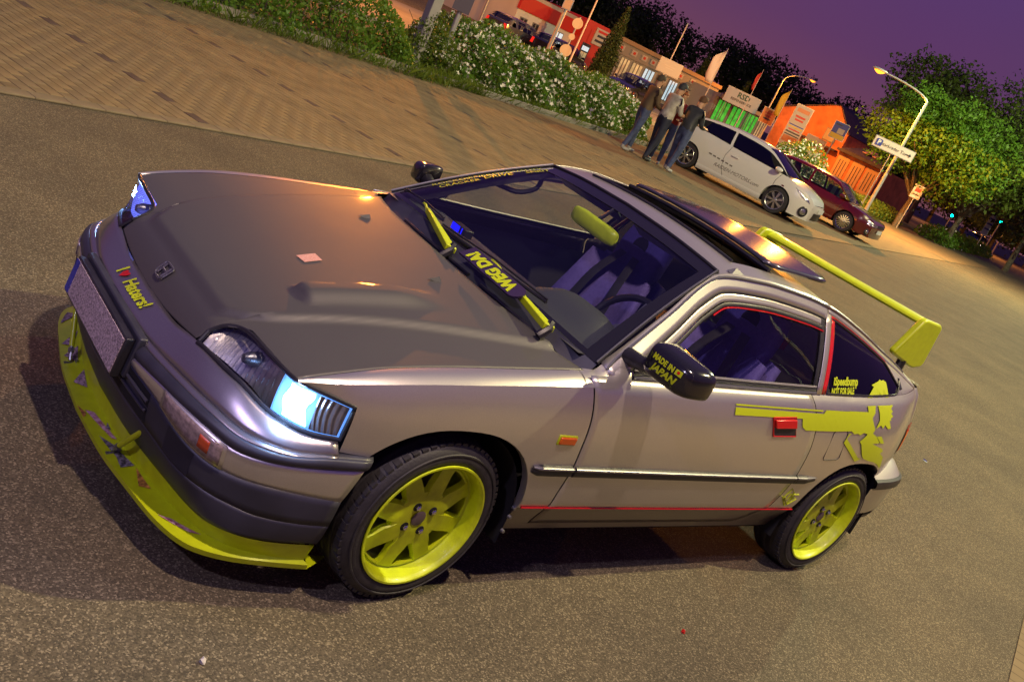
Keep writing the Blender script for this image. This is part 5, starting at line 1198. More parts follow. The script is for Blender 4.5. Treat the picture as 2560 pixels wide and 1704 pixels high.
    if letter:
        for s_,size,x,z,sh in letter:
            v,f=txt(s_,size,shear=sh); m=MB(); m.add([(x+a,-(Y(x+a,z+b)+.003),z+b) for a,b in v],f); m.build('door_lettering',mat('dark_vinyl',(.16,.14,.12),.5),root,smooth=False,recalc=False,merge=False)
        for q in range(6):
            m=MB(); x=-1.93+.12*q; m.add([(x+a,-(Y(x,.60)+.003),.615+b-.008*q) for a,b in ((-.04,-.014),(.04,-.018),(.04,.014),(-.04,.018))],[(0,1,2,3)]); m.build('door_check',mat('dark_vinyl',(.16,.14,.12),.5),root,smooth=False,recalc=False)
    return root
wpaint=mat('white_car_paint',(.70,.69,.64),.22,coat=.7,spec=.5); rpaint=mat('maroon_car_paint',(.115,.006,.007),.18,coat=.9); bpaint=mat('black_car_paint',(.012,.012,.014),.15,coat=.8); gpaint=mat('grey_car_paint',(.10,.10,.11),.2,metal=.5,coat=.6)
KW=dict(wb=2.51,fo=.83,ro=.68,hw=.865,wr=.315,nb=.11,nw=.66,tw=.74,cowl=.02,head=-.72,rear=-2.55,
 belt=([.83,.3,0,-.6,-1.3,-2.1,-3.19],[.80,.88,.925,.95,.98,1.03,1.06]),hood=([.83,.78,.65,.4,.02],[.60,.67,.745,.84,.945]),
 rail=([.02,-.3,-.72,-1.1,-1.6,-2.2,-2.6,-2.95],[.95,1.15,1.335,1.385,1.40,1.365,1.30,1.12],[.80,.72,.63,.615,.61,.60,.60,.66]),
 pill=(((-1.53,-1.60),(-1.60,-1.66)),((-2.45,-2.55),(-2.95,-2.95))),win=((-.28,-1.50,-.66,-1.56),(-1.62,-2.40,-1.68,-2.30)),
 spk=7,rim=mat('alloy_silver',(.62,.62,.62),.25,metal=.9),lamp=((.30,.80),(.70,.66),(.76,.585),(.52,.66)),fog=((.70,.36,.075),),mir=(-.22,.93,.99),handle=((-1.33,.80),),
 seam=([(-.12,.93),(-.20,.7),(-.20,.45),(-.15,.26)],[(-1.52,.97),(-1.58,.7),(-1.50,.4),(-1.42,.27)],[(-.15,.26),(-.8,.25),(-1.42,.27)]),rep=(.02,.70),grille=(.40,.24,.42,.50))
KR=dict(wb=2.52,fo=.80,ro=.72,hw=.845,wr=.295,nb=.07,nw=.80,tw=.80,cowl=-.12,head=-.72,rear=-2.75,open=True,
 belt=([.80,.3,0,-.6,-1.3,-2.1,-3.24],[.76,.80,.83,.85,.87,.89,.90]),hood=([.80,.76,.6,.3,-.12],[.60,.66,.70,.765,.83]),
 rail=([-.12,-.4,-.72,-1.1,-1.6,-2.2,-2.8,-3.15],[.84,1.05,1.24,1.30,1.32,1.31,1.24,1.0],[.78,.70,.615,.60,.595,.59,.59,.66]),
 pill=(((-1.42,-1.47),(-1.50,-1.54)),((-2.35,-2.42),(-2.55,-2.65))),win=((-.36,-1.40,-.68,-1.44),(-1.52,-2.32,-1.56,-2.38)),
 spk=16,rim=mat('polished_rim',(.75,.74,.72),.10,metal=1),lamp=((.60,.66),(.79,.62),(.795,.53),(.62,.53)),face=(.36,.62,.53,.61),fog=((.74,.33,.06),),mir=(-.34,.90,.93),handle=((-1.25,.72),),blackmir=False,glass=glassmat('tinted_glass',(.45,.45,.45),1.5),
 seam=([(-.22,.83),(-.30,.6),(-.28,.26)],[(-1.44,.86),(-1.50,.6),(-1.42,.27)]),rep=(.30,.50),grille=(.34,.54,.62,.42))
HD=math.atan2(-E2.y,-E2.x)
def carbay(a,b): p=K0+E1*a+E2*b; return (p.x,p.y,.012)
hatch('white_hatchback','white three-door hatchback with dark door lettering next to the people',carbay(20.55,1.40),HD+R(2),wpaint,KW,letter=(('RAIDEN-MOTORS.com',.125,-1.12,.440,.3),))
hatch('maroon_hatchback','dark red lowered hatchback with polished deep rims beyond the white car',carbay(26.6,1.05),HD+R(-3),rpaint,KR)
def streetcar(lab,p,hd,paint,lit=False): return hatch('street_car',lab,p,hd,paint,KR if not lit else KW,group='cars along the street',lit=lit)
streetcar('black car parked in front of the long shop row',(-34.459,-34.621,0),math.atan2(E1.y,E1.x)+math.pi,bpaint)
streetcar('dark car parked at the red and white building',(-31.597,-39.785,0),math.atan2(E1.y,E1.x),gpaint)
streetcar('dark car parked before the red entrance block',(-33.514,-38.203,0),math.atan2(E1.y,E1.x),bpaint)
streetcar('car with two glaring headlamps far down the road',(-81.404,-36.585,0),math.atan2(E1.y,E1.x)+math.pi-.0,bpaint,True)
# ================================================================== people
skin_m=mat('skin',(.48,.27,.17),.5); jean=mat('blue_jeans',(.055,.075,.16),.8,noise=.35,nscale=9); jeand=mat('dark_jeans',(.018,.022,.045),.8,noise=.3,nscale=9); shoe=mat('shoe',(.35,.34,.33),.6); shoed=mat('dark_shoe',(.03,.03,.03),.5)
def person(label,loc,hd,lean,top_m,leg_m,hair_m,sh=shoe,h=1.75,armf=.35,cap=False,hairname='hair',sleeve=True,stride=.12,headtilt=.35,bare=False):
    root=empty('person',loc,hd); tag(root,label,'person','people beside the white hatchback')
    s=h/1.75; V=[];Rr=[];Ed=[];Lab=[]
    def v(x,y,z,r): V.append((x*s,y*s,z*s)); Rr.append(r*s); return len(V)-1
    def e(a,b,l): Ed.append((a,b)); Lab.append(l)
    L=lambda z:lean*max(0,z-.95)      # forward lean of the upper body
    pel=v(0,0,.97,.150); bel=v(L(1.12)*.7,0,1.12,.148); ch=v(L(1.32),0,1.32,.172); nk=v(L(1.48)*1.05,0,1.485,.060); 
    hd0=v(L(1.56)*1.15+headtilt*.05,0,1.57,.085); hd1=v(L(1.64)*1.2+headtilt*.09,0,1.66,.098); hd2=v(L(1.72)*1.2+headtilt*.10,0,1.735,.070)
    e(pel,bel,'t'); e(bel,ch,'t'); e(ch,nk,'t'); e(nk,hd0,'s'); e(hd0,hd1,'s'); e(hd1,hd2,'s')
    for q in (1,-1):
        shd=v(L(1.42),q*.185,1.415,.080); el=v(L(1.2)+.02+armf*.16,q*.245,1.15,.058); wrx=L(1.05)+.10+armf*.62; wrz=1.02+armf*.22; wr_=v(wrx,q*.16,wrz,.034); pm=v(wrx+.07,q*.125,wrz+.015,.034)
        e(ch,shd,'t'); e(shd,el,'t'); e(el,wr_,'t' if sleeve else 's'); e(wr_,pm,'s')
        for k in range(4):
            f1=v(wrx+.12,q*(.125+.020*(k-1.5)),wrz+.012-.004*abs(k-1.5),.0095); f2=v(wrx+.152-.006*abs(k-1),q*(.12+.019*(k-1.5)),wrz-.012,.008); e(pm,f1,'s'); e(f1,f2,'s')
        th=v(wrx+.085,q*.085,wrz+.02,.010); e(pm,th,'s')
        hp=v(0,q*.095,.90,.112); kn=v(.02+q*stride*.5,q*.11,.50,.080); an=v(-.03+q*stride,q*.115,.10,.056); he=v(-.06+q*stride,q*.115,.045,.042); to=v(.15+q*stride,q*.135,.038,.038)
        e(pel,hp,'l'); e(hp,kn,'l'); e(kn,an,'l'); e(an,he,'f'); e(he,to,'f')
    me=bpy.data.meshes.new('body'); me.from_pydata(V,Ed,[]); o=bpy.data.objects.new('body',me); COL.objects.link(o)
    md=o.modifiers.new('skin','SKIN'); 
    for i,r in enumerate(Rr): me.skin_vertices[0].data[i].radius=(r,r); me.skin_vertices[0].data[i].use_root=(i==pel)
    o.modifiers.new('sub','SUBSURF').levels=2
    bpy.context.view_layer.update(); m2=bpy.data.meshes.new_from_object(o.evaluated_get(bpy.context.evaluated_depsgraph_get())); bpy.data.objects.remove(o)
    for m in (top_m,skin_m,leg_m,sh): m2.materials.append(m)
    A=np.array([V[a] for a,b in Ed]); B=np.array([V[b] for a,b in Ed]); idx={'t':0,'s':1,'l':2,'f':3}
    for p in m2.polygons:
        c=np.array(p.center); AB=B-A; t=np.clip(((c-A)*AB).sum(1)/(AB*AB).sum(1),0,1); k=int(np.argmin(np.linalg.norm(A+AB*t[:,None]-c,axis=1))); l=Lab[k]
        if c[2]>.94*s and l=='l': l='t'
        if c[2]<.985*s and l=='t' and abs(c[0]-L(.95))<.16: l='l'
        p.material_index=idx[l]; p.use_smooth=True
    bo=bpy.data.objects.new('body',m2); COL.objects.link(bo); bo.parent=root
    hx,hz=V[hd1][0],V[hd1][2]; m=MB(); P=[]
    for k in range(7):
        t=math.pi/2*k/6; row=[]
        for j in range(16):
            a=2*math.pi*j/16; r=(.108 if not cap else .112)*s*math.cos(t); row.append((hx-.010+r*math.cos(a)*1.05,r*math.sin(a)*.92,hz+.015*s+.100*s*math.sin(t)-(.05*s if (math.cos(a)<-.2 and k==0) else 0)))
        P.append(row)
    m.grid(P,cv=True); m.build('cap' if cap else 'hair',hair_m,root)
    if cap: m=MB(); m.add([(hx+.09*s,-.07*s,hz+.025*s),(hx+.19*s,-.05*s,hz+.01*s),(hx+.19*s,.05*s,hz+.01*s),(hx+.09*s,.07*s,hz+.025*s)],[(0,1,2,3)]); m.build('cap_peak',hair_m,root,solid=.008)
    m=MB(); m.lathe([(0,.03),(.012,.012),(.016,0)],8,'X',(hx+.088*s,0,hz-.01*s)); m.build('nose',skin_m,root)
    for q in (1,-1): m=MB(); m.lathe([(0,.010),(.022,.008),(.026,-.01)],8,'Y',(hx-.005,q*.092*s,hz-.01*s)); m.build('ear',skin_m,root)
    for q in (1,-1): m=MB(); m.lathe([(0,.006),(.008,.004),(.010,0)],8,'X',(hx+.092*s,q*.032*s,hz+.012*s)); m.build('eye',void,root)
    m=MB(); m.box((hx+.088*s,0,hz-.052*s),(.01,.04*s,.008)); m.build('mouth',mat('lip',(.35,.12,.10),.5),root,smooth=False)
    return root
def pbay(a,b): p=K0+E1*a+E2*b; return (p.x,p.y,.016)
AX=math.atan2(E1.y,E1.x)
person('person in dark jacket and blue jeans leaning toward the white car',pbay(16.75,2.95),AX+R(-12),.06,mat('dark_jacket',(.028,.032,.038),.55,noise=.3,nscale=8),jean,mat('short_brown_hair',(.10,.045,.02),.8),armf=.5,h=1.74,headtilt=.8)
person('person in pale grey shirt, dark jeans and black cap',pbay(16.6,3.45),AX+R(-22),.05,mat('grey_shirt',(.36,.32,.25),.8,noise=.25,nscale=7,col2=(.55,.52,.46)),jeand,mat('black_cap',(.02,.02,.026),.7),shoed,h=1.80,armf=.55,cap=True,sleeve=False,headtilt=.6)
person('person in brown top and faded jeans at the back of the group',pbay(16.55,3.95),AX+R(-30),.03,mat('brown_top',(.10,.065,.035),.8),jean,mat('dark_hair',(.05,.035,.02),.8),h=1.76,armf=.3,stride=.16)
person('person in red top standing behind the other three',pbay(17.15,3.5),AX+R(200),.25,mat('red_top',(.33,.03,.025),.8),jean,mat('auburn_hair',(.22,.06,.02),.8),h=1.68,armf=.4,headtilt=.5)

# ================================================================== signs, posts, flags
def facing(p): 
    d=Vector((CAM_POS[0]-p[0],CAM_POS[1]-p[1],0)).normalized(); return d,Vector((-d.y,d.x,0))     # toward viewer, viewer's right is -s... s = left-hand axis
def board(mb,c,w,h,th,mi=0,off=0,turn=0):
    d,s=facing(c); 
    if turn: rt=Matrix.Rotation(turn,3,'Z'); d=rt@d; s=rt@s
    q=[Vector(c)+s*a*w/2+Vector((0,0,b*h/2))+d*(k*th/2+off) for k in (-1,1) for a,b in ((-1,-1),(1,-1),(1,1),(-1,1))]
    mb.add(q,[(0,1,2,3),(7,6,5,4),(0,4,5,1),(1,5,6,2),(2,6,7,3),(3,7,4,0)],mi)
def lettering(name,s,size,c,m,parent,off=.05,shift=(0,0),bold=0,turn=0):
    d,sv=facing(c)
    if turn: rt=Matrix.Rotation(turn,3,'Z'); d=rt@d; sv=rt@sv
    b=Vector(parent.location); v,f=txt(s,size,bold=bold); mb=MB(); mb.add([tuple(Vector(c)-b+sv*(a+shift[0])+Vector((0,0,q+shift[1]))+d*off) for a,q in v],f); return mb.build(name,m,parent,smooth=False,recalc=False,merge=False)
def sign(name,label,c,w,h,face,cat='sign',pole=None,pm=pole_m,pr_=.04,th=.05,bars=(),group=None,turn=0,poles=1,zb0=0):
    c=Vector(c); root=empty(name,(c.x,c.y,zb0)); tag(root,label,cat,group); b=Vector((c.x,c.y,zb0)); lc=c-b
    d,s=facing(c)
    def bd(nm,m,cc,w_,h_,t_,off):
        mb=MB(); board(mb,cc,w_,h_,t_,0,off,turn); mb.v=[tuple(Vector(p)-b) for p in mb.v]; return mb.build(nm,m,root,smooth=False)
    bd('panel',face,c,w,h,th,0); bd('panel_frame',pm,c,w+.06,h+.06,th*.6,-.012)
    for (x,z,bw,bh,m) in bars: bd('print_bar',m,c+s*x+Vector((0,0,z)),bw,bh,.01,th/2+.006)
    ps=[0] if poles==1 else [-w*.38,w*.38]
    for o_ in ps:
        q=s*o_-d*(th/2+pr_); mb=MB(); mb.tube([q,q+Vector((0,0,(pole or (c.z+h/2))-zb0))],pr_,8); mb.build('pole',pm,root)
    return root
cream=mat('sign_white',(.46,.42,.38),.5); redb=mat('sign_red',(.55,.03,.02),.5); blueb=mat('sign_blue',(.03,.05,.35),.5); yelb=mat('sign_yellow',(.65,.42,.03),.5); darkb=mat('sign_dark',(.03,.03,.05),.5); greenb=mat('sign_green',(.01,.09,.06),.5); orangeb=mat('sign_orange',(.62,.18,.03),.5); greyb=mat('sign_grey',(.35,.35,.36),.45,metal=.4)
# grey square post in front
gp=empty('grey_post',(-8.397,-13.224,0)); tag(gp,'square grey post standing between shrub and flowering hedge','post')
mb=MB(); mb.box((0,0,2.2),(.20,.20,4.4)); mb.build('shaft',mat('post_grey',(.36,.34,.32),.55,noise=.08,nscale=4),gp,bevel=.012); mb=MB(); mb.box((0,0,.02),(.34,.34,.03)); mb.build('base_plate',pole_m,gp)
g2=empty('sign_post',(-9.147,-13.490,0)); tag(g2,'thin grey pipe post with a dark sign box just behind the square post','post')
mb=MB(); mb.tube([(0,0,0),(0,0,3.2)],.055,10); mb.build('pipe',pole_m,g2); mb=MB(); board(mb,(g2.location.x,g2.location.y,1.45),.34,.42,.10,0,.06); mb.v=[tuple(Vector(p)-g2.location) for p in mb.v]; mb.build('sign_box',mat('box_purple',(.10,.08,.11),.5),g2)
# roadside poles with signs seen from behind, glowing in the lamp light
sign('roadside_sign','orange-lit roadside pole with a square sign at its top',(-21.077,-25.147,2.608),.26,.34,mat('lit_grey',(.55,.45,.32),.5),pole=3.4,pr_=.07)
rp=empty('round_signs',(-29.302,-33.910,0)); tag(rp,'pole with two round sign backs lit orange beside the hedge','sign')
mb=MB(); mb.tube([(0,0,0),(0,0,2.614)],.045,8); mb.build('pole',pole_m,rp)
for (p,r) in (((-29.253,-33.953,2.321),.25),((-29.218,-33.982,1.677),.15),((-29.222,-33.979,1.011),.28)):
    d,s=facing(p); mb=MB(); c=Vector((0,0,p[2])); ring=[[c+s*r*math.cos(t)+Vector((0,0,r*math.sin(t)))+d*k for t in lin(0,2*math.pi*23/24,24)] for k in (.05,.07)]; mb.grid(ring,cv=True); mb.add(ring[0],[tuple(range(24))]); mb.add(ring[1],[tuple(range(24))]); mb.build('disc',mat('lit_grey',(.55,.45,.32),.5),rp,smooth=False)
for lab,b0,t0 in (('thin pale mast right of the round signs',(-28.933,-32.909,0),3.469+1.2),('tall pale flag mast behind the blank white sign',(-42.735,-40.482,0),5.155)):
    f=empty('mast',b0); tag(f,lab,'mast'); mb=MB(); mb.tube([(0,0,0),(0,0,t0)],[.05,.03],8); mb.build('shaft',mat('mast_white',(.62,.50,.44),.5),f); mb=MB(); mb.lathe([(0,.06),(.05,.04),(.05,0)],8,'Z',(0,0,t0)); mb.build('finial',pole_m,f)
sign('blank_sign','plain white rectangular sign on a post behind the people',(-41.406,-38.979,2.455),1.36,.78,cream,pole=2.8,bars=((.0,.06,.7,.03,mat('faint_print',(.55,.50,.46),.6)),(0,-.06,.5,.03,mat('faint_print',(.55,.50,.46),.6))))
def flag(label,base,top,wid,m,l0,l1):
    root=empty('feather_flag',base); tag(root,label,'flag','flags in front of the shops'); mb=MB(); mb.tube([(0,0,0),(0,0,top)],[.035,.015],8); mb.build('mast',mat('mast_white',(.62,.50,.44),.5),root)
    d,s=facing(base); mb=MB(); mb.grid([[Vector((0,0,lerp(top-.05,l0,i/11.)))-s*(-wid*u*ss(0,.35,i/11.)*(1-.25*ss(.8,1,i/11.)))*-1+d*.06*math.sin(u*5+i*.6) for u in lin(0,1,5)] for i in range(12)]); mb.build('cloth',m,root,solid=.006); return root
flag('white feather flag left of the tyre shop sign',(-47.646,-41.062,0),5.107,.62,mat('flag_white',(.66,.55,.50),.7),2.758,0)
flag('narrow red flag before the tyre shop sign',(-50.862,-40.364,0),4.936,.22,mat('flag_red',(.45,.04,.03),.7),3.520,0)
flag('yellow feather flag right of the tyre shop',(-53.822,-39.842,0),4.738,.42,mat('flag_yellow',(.55,.33,.02),.7),2.719,0)
# tyre shop
def building(name,label,poly,h,wall,z0=0,cat='building'):
    root=empty(name,(poly[0][0],poly[0][1],0)); tag(root,label,cat); b=Vector((poly[0][0],poly[0][1],0)); mb=MB(); n=len(poly)
    v=[tuple(Vector((p[0],p[1],z))-b) for z in (z0,h) for p in poly]; mb.add(v,[(i,(i+1)%n,n+(i+1)%n,n+i) for i in range(n)]+[tuple(range(n,2*n))]); mb.build('wall',wall,root,smooth=False); return root
def fpoint(P,Q,t,z,out=0):
    """point on the front wall P->Q"""
    P,Q=Vector((P[0],P[1],0)),Vector((Q[0],Q[1],0)); d=(Q-P); n=Vector((d.y,-d.x,0)).normalized()
    if n.dot(Vector(CAM_POS)-P)<0: n=-n
    p=P.lerp(Q,t)+n*out; return (p.x,p.y,z)
def fpanel(root,name,m,P,Q,t0,t1,z0,z1,o0,o1,sub=None):
    b=Vector(root.location) if sub is None else Vector(sub.location)
    mb=MB(); q=[Vector(fpoint(P,Q,t,z,o))-b for o in (o0,o1) for t,z in ((t0,z0),(t1,z0),(t1,z1),(t0,z1))]
    mb.add(q,[(0,1,2,3),(7,6,5,4),(0,4,5,1),(1,5,6,2),(2,6,7,3),(3,7,4,0)]); return mb.build(name,m,root,smooth=False)
def window(root,P,Q,t0,t1,z0,z1,glassm,bars=1,frame=None):
    L=math.hypot(Q[0]-P[0],Q[1]-P[1]); w=fpanel(root,'window',frame or mat('frame_grey',(.20,.19,.18),.5),P,Q,t0,t1,z0,z1,-.02,.05)
    e_=.06/L; n=bars+1
    b=Vector(root.location)
    for k in range(n):
        a0=lerp(t0,t1,k/n)+e_; a1=lerp(t0,t1,(k+1)/n)-e_
        mb=MB(); q=[Vector(fpoint(P,Q,t,z,.058))-b for t,z in ((a0,z0+.06),(a1,z0+.06),(a1,z1-.06),(a0,z1-.06))]; mb.add(q,[(0,1,2,3)]); o=mb.build('pane',glassm,w,smooth=False)
    return w
lit_cool=mat('lit_window_cool',(.5,.6,.7),.3,emit=.6,ecol=(.55,.85,1.0),noise=.5,nscale=1.5); lit_green=mat('lit_window_green',(.1,.5,.1),.3,emit=.32,ecol=(.10,1.0,.06),noise=.9,nscale=2.6); lit_warm=mat('lit_window_warm',(.6,.5,.3),.3,emit=.22,ecol=(1,.75,.35),noise=.7,nscale=1.5); dkpane=mat('dark_pane',(.03,.03,.035),.1,coat=.5)
beige=mat('render_beige',(.36,.33,.29),.85,noise=.12,nscale=.6); whitew=mat('render_white',(.60,.57,.52),.85,noise=.1,nscale=.6); redw=mat('cladding_red',(.50,.035,.025),.5); roofd=mat('roof_felt',(.05,.045,.05),.9); brick=mat('brick_wall',(.56,.17,.06),.85,noise=.3,nscale=1.2,bump=.3,bscale=12); tile=mat('roof_tile',(.06,.045,.055),.8,noise=.3,nscale=3)
def back(P,Q,d): 
    P_,Q_=Vector((P[0],P[1],0)),Vector((Q[0],Q[1],0)); n=Vector(((Q_-P_).y,-(Q_-P_).x,0)).normalized()
    if n.dot(Vector(CAM_POS)-P_)>0: n=-n
    a=Q_+n*d; b=P_+n*d; return [P,Q,(a.x,a.y),(b.x,b.y)]
# red and white building
P,Q=(-37.962,-50.030),(-45.470,-51.659)
hh=2.462+.25
b1=building('video_store','low white building with a broad red roof band',back(P,Q,9),hh,whitew)
fpanel(b1,'roof_band',redw,P,Q,-.005,1.0,hh-.85,hh+.05,-.1,.12); fpanel(b1,'roof_upstand',beige,P,Q,.18,.98,hh+.05,hh+.30,-.6,-.4)
window(b1,P,Q,.07,.17,hh-1.75,hh-1.25,dkpane,1); window(b1,P,Q,.25,.34,hh-1.75,hh-1.25,dkpane,1); window(b1,P,Q,.56,.70,hh-1.95,hh-1.10,lit_cool,1)
P2,Q2=(-44.072,-50.225),(-45.979,-49.867)
h2=3.046+.15
b1b=building('entrance_block','tall red entrance block with a white sign',back(P2,Q2,7),h2,redw)
fpanel(b1b,'sign_panel',cream,P2,Q2,.38,.98,h2-1.35,h2-.25,.02,.14)
for z,w0,w1,m in ((.42,.46,.90,redb),(.72,.50,.86,darkb),(1.05,.46,.92,darkb)): fpanel(b1b,'sign_print',m,P2,Q2,w0,w1,h2-z-.10,h2-z+.06,.14,.15)
fpanel(b1b,'door_frame',darkb,P2,Q2,.10,.46,.1,h2-1.5,.0,.06); fpanel(b1b,'door_light',lit_cool,P2,Q2,.14,.42,h2-2.0,h2-1.7,.06,.08); fpanel(b1b,'door_pane',lit_warm,P2,Q2,.16,.28,.3,h2-2.1,.06,.08); fpanel(b1b,'door_pane',lit_warm,P2,Q2,.30,.42,.3,h2-2.1,.06,.08)
# long shop row
P3,Q3=(-49.549,-53.379),(-63.123,-53.745)
h3=3.070
b2=building('shop_row','long flat-roofed shop building with lit windows behind the white sign',back(P3,Q3,10),h3,beige)
fpanel(b2,'roof_edge',mat('roof_edge_tan',(.34,.22,.13),.7),P3,Q3,-.003,1.003,h3-.12,h3+.18,-.3,.25); fpanel(b2,'fascia',mat('fascia_grey',(.28,.25,.22),.7),P3,Q3,0,1,h3-1.0,h3-.12,0,.10)
for k,t in enumerate((.06,.17,.26,.34,.42,.60,.72)): fpanel(b2,'shop_sign',cream,P3,Q3,t,t+.045,h3-.75,h3-.35,.10,.16); fpanel(b2,'sign_mark',redb,P3,Q3,t+.012,t+.032,h3-.65,h3-.45,.16,.17)
for k,(t0,t1,m) in enumerate(((.03,.10,dkpane),(.12,.20,lit_warm),(.22,.31,lit_warm),(.33,.42,lit_cool),(.45,.53,dkpane),(.56,.64,lit_cool),(.67,.75,lit_warm),(.79,.87,lit_cool),(.90,.97,lit_cool))): window(b2,P3,Q3,t0,t1,.25,h3-1.1,m,2)
# tyre shop with its roof sign
P4,Q4=(-59.413,-50.392),(-66.266,-49.907)
h4=2.510+.1
b3=building('tyre_shop','low tyre shop with green-lit front under the big sign',back(P4,Q4,9),h4,beige)
fpanel(b3,'canopy',mat('canopy_grey',(.25,.24,.23),.6),P4,Q4,0,1,h4-.25,h4+.05,0,.5)
for t0,t1,m in ((.06,.28,lit_green),(.32,.56,lit_green),(.60,.80,lit_green),(.84,.96,lit_warm)): window(b3,P4,Q4,t0,t1,.2,h4-.35,m,2)
cS=(-59.114,-47.648,2.849)
rs=sign('shop_sign_board','big white roof sign with green letters over the tyre shop',cS,2.68,1.10,mat('roof_sign_white',(.62,.58,.55),.5),pole=2.2,poles=2)
lettering('sign_lettering','RSD',.56,cS,greenb,rs,.045,(.05,.20),.015); lettering('sign_lettering','REIFENSERVICE',.25,cS,darkb,rs,.045,(0,-.20),.006)
sign('orange_sign','square orange sign under the curved street lamp',(-56.617,-42.769,2.527),.95,1.05,orangeb,bars=((0,.2,.6,.08,redb),(0,0,.5,.08,redb),(0,-.2,.55,.08,darkb)))
# pylon
cP=(-54.640,-38.748,2.671)
sign('pylon_sign','tall white pylon sign with red and dark stripes left of the brick gable',cP,1.12,2.75,cream,th=.22,pole=1.2,pr_=.08,poles=2,
 bars=((0,1.05,.85,.26,mat('print_orange',(.60,.22,.10),.5)),(0,.62,.7,.13,redb),(0,.40,.6,.12,redb),(0,.02,1.0,.07,blueb),(0,-.12,1.0,.07,yelb),(0,-.30,.8,.08,redb),(0,-.48,1.0,.10,darkb),(0,-.66,1.0,.08,darkb),(0,-.95,1.0,.40,mat('print_rust',(.50,.16,.05),.5))))
cB=(-64.450,-42.183,3.830)
sign('picture_sign','blue and yellow picture sign on a pole before the brick house',cB,1.10,1.25,blueb,pole=4.2,pr_=.05,bars=((0,-.42,1.06,.36,yelb),(.12,.0,.5,.4,cream),(-.2,.42,.5,.10,darkb)))
sign('board_sign','plain orange-lit board on two legs before the brick house',(-65.421,-44.302,2.503),1.55,.50,mat('board_pale',(.60,.42,.28),.6),poles=2,pr_=.04)
# brick house
P5,Q5=(-74.495,-55.610),(-75.703,-48.742)
h5=4.199; ap=6.264
b4=building('brick_house','brick house with a steep dark tiled gable roof',back(P5,Q5,9),h5,brick)
b=Vector(b4.location); mb=MB(); bp_=[Vector((p[0],p[1],0))-b for p in back(P5,Q5,9)]; m0=(bp_[1]*.72+bp_[0]*.28); m1=(bp_[2]*.72+bp_[3]*.28); up=Vector((0,0,1))
F0,F1,B1,B0=[p+up*h5 for p in bp_]; A0=m0+up*ap; A1=m1+up*ap
mb.add([F0,F1,B1,B0,A0,A1],[(0,4,5,3),(1,2,5,4)]); mb.build('roof',tile,b4,smooth=False,solid=.18)
for g3_ in ((F0,F1,A0),(B0,B1,A1)): mb=MB(); mb.add(g3_,[(0,1,2)]); mb.build('gable',brick,b4,smooth=False)
window(b4,P5,Q5,.70,.88,h5-1.2,h5-.1,mat('blind_window',(.38,.30,.20),.6),0); window(b4,P5,Q5,.18,.34,.8,2.2,dkpane,1); window(b4,P5,Q5,.46,.62,.6,2.3,dkpane,1); fpanel(b4,'porch_roof',tile,P5,Q5,.40,.98,2.45,2.6,0,.8)
P6,Q6=(-73.202,-47.085),(-73.594,-42.721)
h6=2.785
b5=building('garage_block','low brick annex with three orange-lit garage doors',back(P6,Q6,7),h6,brick)
fpanel(b5,'eaves',tile,P6,Q6,-.02,1.02,h6-.1,h6+.12,-.3,.5)
mb=MB(); bb=Vector(b5.location); q=[Vector((p[0],p[1],0))-bb for p in back(P6,Q6,7)]; mb.add([q[0]+up*(h6+.12),q[1]+up*(h6+.12),q[2]+up*(h6+1.6),q[3]+up*(h6+1.6)],[(0,1,2,3)]); mb.build('roof',tile,b5,smooth=False,solid=.15)
gd=mat('garage_door',(.52,.30,.16),.6)
for t0 in (.04,.38,.70):
    dr=fpanel(b5,'garage_door',gd,P6,Q6,t0,t0+.27,.05,h6-.35,.0,.05)
    for k in range(1,4): mb=MB(); x=t0+.27*k/4; q=[Vector(fpoint(P6,Q6,x+e_,z,.055))-bb for e_,z in ((-.008,.5),(.008,.5),(.008,h6-.7),(-.008,h6-.7))]; mb.add(q,[(0,1,2,3)]); mb.build('slot',darkb,dr,smooth=False)
# rooflight pair on the annex roof
for t0 in (.30,.52): 
    mb=MB(); c=q=[Vector(fpoint(P6,Q6,t,0,o))-bb+up*z for t,o,z in ((t0,-1.2,h6+.6),(t0+.14,-1.2,h6+.6),(t0+.14,-2.9,h6+.98),(t0,-2.9,h6+.98))]; mb.add(q,[(0,1,2,3)]); mb.build('rooflight',mat('rooflight',(.55,.30,.15),.4),b5,smooth=False,solid=.06)
# parking direction sign on the right-hand street lamp
cD=(-37.224,-20.927,3.205)
ds=sign('direction_sign','long parking direction sign with blue P and arrow on the lamp post',cD,1.75,.42,mat('dir_sign',(.66,.60,.56),.5),pole=None,pr_=.02)
mb=MB(); board(mb,tuple(Vector(cD)+facing(cD)[1]*-.66),.26,.28,.012,0,.034); mb.v=[tuple(Vector(p)-ds.location) for p in mb.v]; mb.build('parking_square',blueb,ds,smooth=False)
lettering('sign_lettering','P',.26,cD,white,ds,.045,(-.66,0),.01); lettering('sign_lettering','Starkrader Tor',.19,cD,darkb,ds,.035,(.02,0)); lettering('sign_lettering','→',.3,cD,darkb,ds,.035,(.80,0)) if False else None
d,s=facing(cD); mb=MB(); c=Vector(cD)-ds.location+d*.036; mb.add([c+s*a+Vector((0,0,z)) for a,z in ((.58,-.022),(.70,-.022),(.70,-.08),(.80,0),(.70,.08),(.70,.022),(.58,.022))],[tuple(range(7))]); mb.build('arrow',darkb,ds,smooth=False,recalc=False)
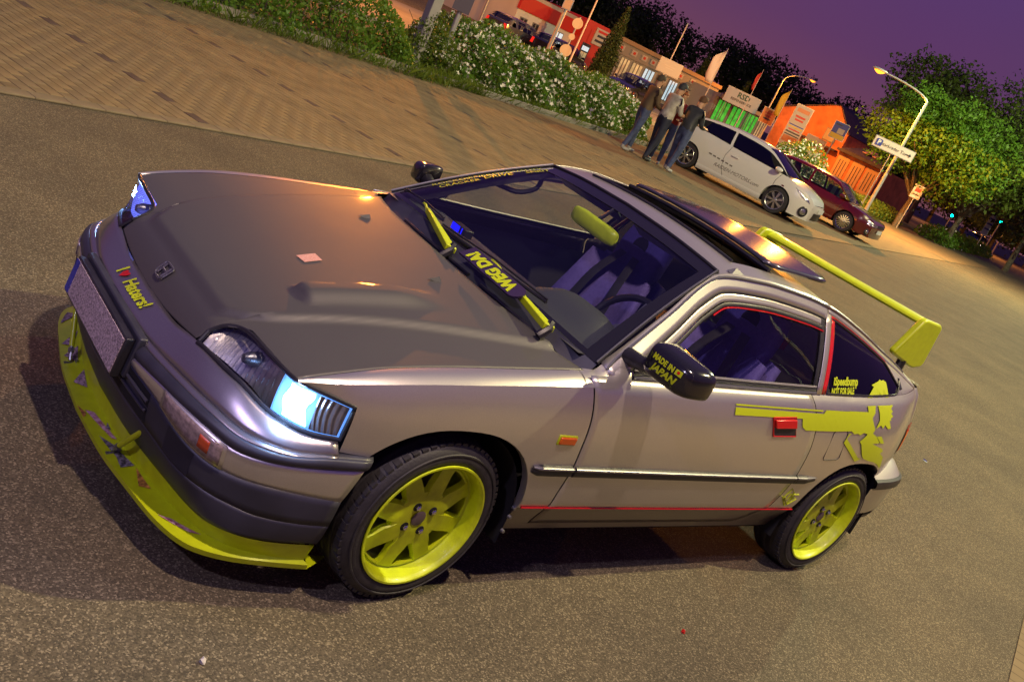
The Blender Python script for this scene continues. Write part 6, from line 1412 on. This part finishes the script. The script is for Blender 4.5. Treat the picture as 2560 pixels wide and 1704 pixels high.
# far right: small signs, signals, masts
sign('notice_sign','narrow white notice sign under the street trees',(-47.194,-24.456,2.100),.46,.66,cream,bars=((0,.1,.3,.2,redb),(0,-.15,.3,.06,darkb)),pr_=.025)
sign('cross_sign','small cross-shaped road sign beyond the trees',(-65.400,-30.635,2.385),.95,.34,cream,bars=((0,0,.12,.3,darkb),),pr_=.03)
sign('tall_board','grey board sign seen edge-on beside the cross-shaped sign',(-68.139,-31.863,2.945),.36,.9,greyb,pr_=.03)
sign('chevron_board','tall pale blue chevron board near the glaring headlamps',(-70.705,-31.138,2.411),.40,1.7,mat('board_blue',(.40,.46,.62),.5),bars=((0,.4,.36,.12,blueb),(0,.0,.36,.12,blueb),(0,-.4,.36,.12,blueb)),pr_=.03)
def signal(label,p):
    root=empty('traffic_light',(p[0],p[1],0)); tag(root,label,'traffic light','green traffic lights'); mb=MB(); mb.tube([(0,0,0),(0,0,p[2]+.5)],.05,8); mb.build('pole',pole_m,root); mb=MB(); board(mb,(p[0],p[1],p[2]+.22),.26,.80,.2,0,.1); mb.v=[tuple(Vector(q)-root.location) for q in mb.v]; mb.build('housing',black,root,smooth=False)
    d,s=facing(p)
    for k,m in ((0,mat('signal_green',(.0,.5,.3),.3,emit=22,ecol=(.0,1.0,.55))),(1,darkb),(2,darkb)):
        mb=MB(); ring=[d*.215+s*.095*math.cos(t)+Vector((0,0,p[2]+.24*k+.095*math.sin(t))) for t in lin(0,2*math.pi*15/16,16)]; mb.add(ring,[tuple(range(16))]); mb.build('signal_lens',m,root,smooth=False)
signal('left one of the two far green traffic lights',(-69.596,-33.424,1.815)); signal('right one of the two far green traffic lights',(-78.225,-33.935,2.984))
street_lamp((-100.402,-43.139,0),6.481,(-99.921,-44.198,4.616),'thin far lamp mast above the right traffic light',2600)
street_lamp((-105.112,-47.266,0),4.484,(-104.812,-47.905,4.065),'far lamp left of the thin mast',2600)

# litter on the asphalt
def scrap(name,label,p,r,m,seed):
    g=random.Random(seed); mb=MB(); n=7; top=[(p[0]+r*(.6+.5*g.random())*math.cos(2*math.pi*k/n),p[1]+r*(.6+.5*g.random())*math.sin(2*math.pi*k/n),.004+.010*g.random()) for k in range(n)]; mb.add(top+[(p[0],p[1],.014)],[(k,(k+1)%n,n) for k in range(n)]); mb.add([(a,b,.002) for a,b,c in top],[tuple(range(n))]); o=mb.build(name,m,smooth=False); tag(o,label,'litter')
scrap('paper_scrap','small white paper scrap on the asphalt at the lower left',(0.657,0.966,0),.011,cream,1)
scrap('bottle_cap','tiny red bottle cap on the asphalt below the door',(-1.161,1.071,0),.010,redp,2)
scrap('foil_scrap','shiny foil scrap on the asphalt right of the rear wheel',(-5.691,-0.307,0),.020,chrome,3)
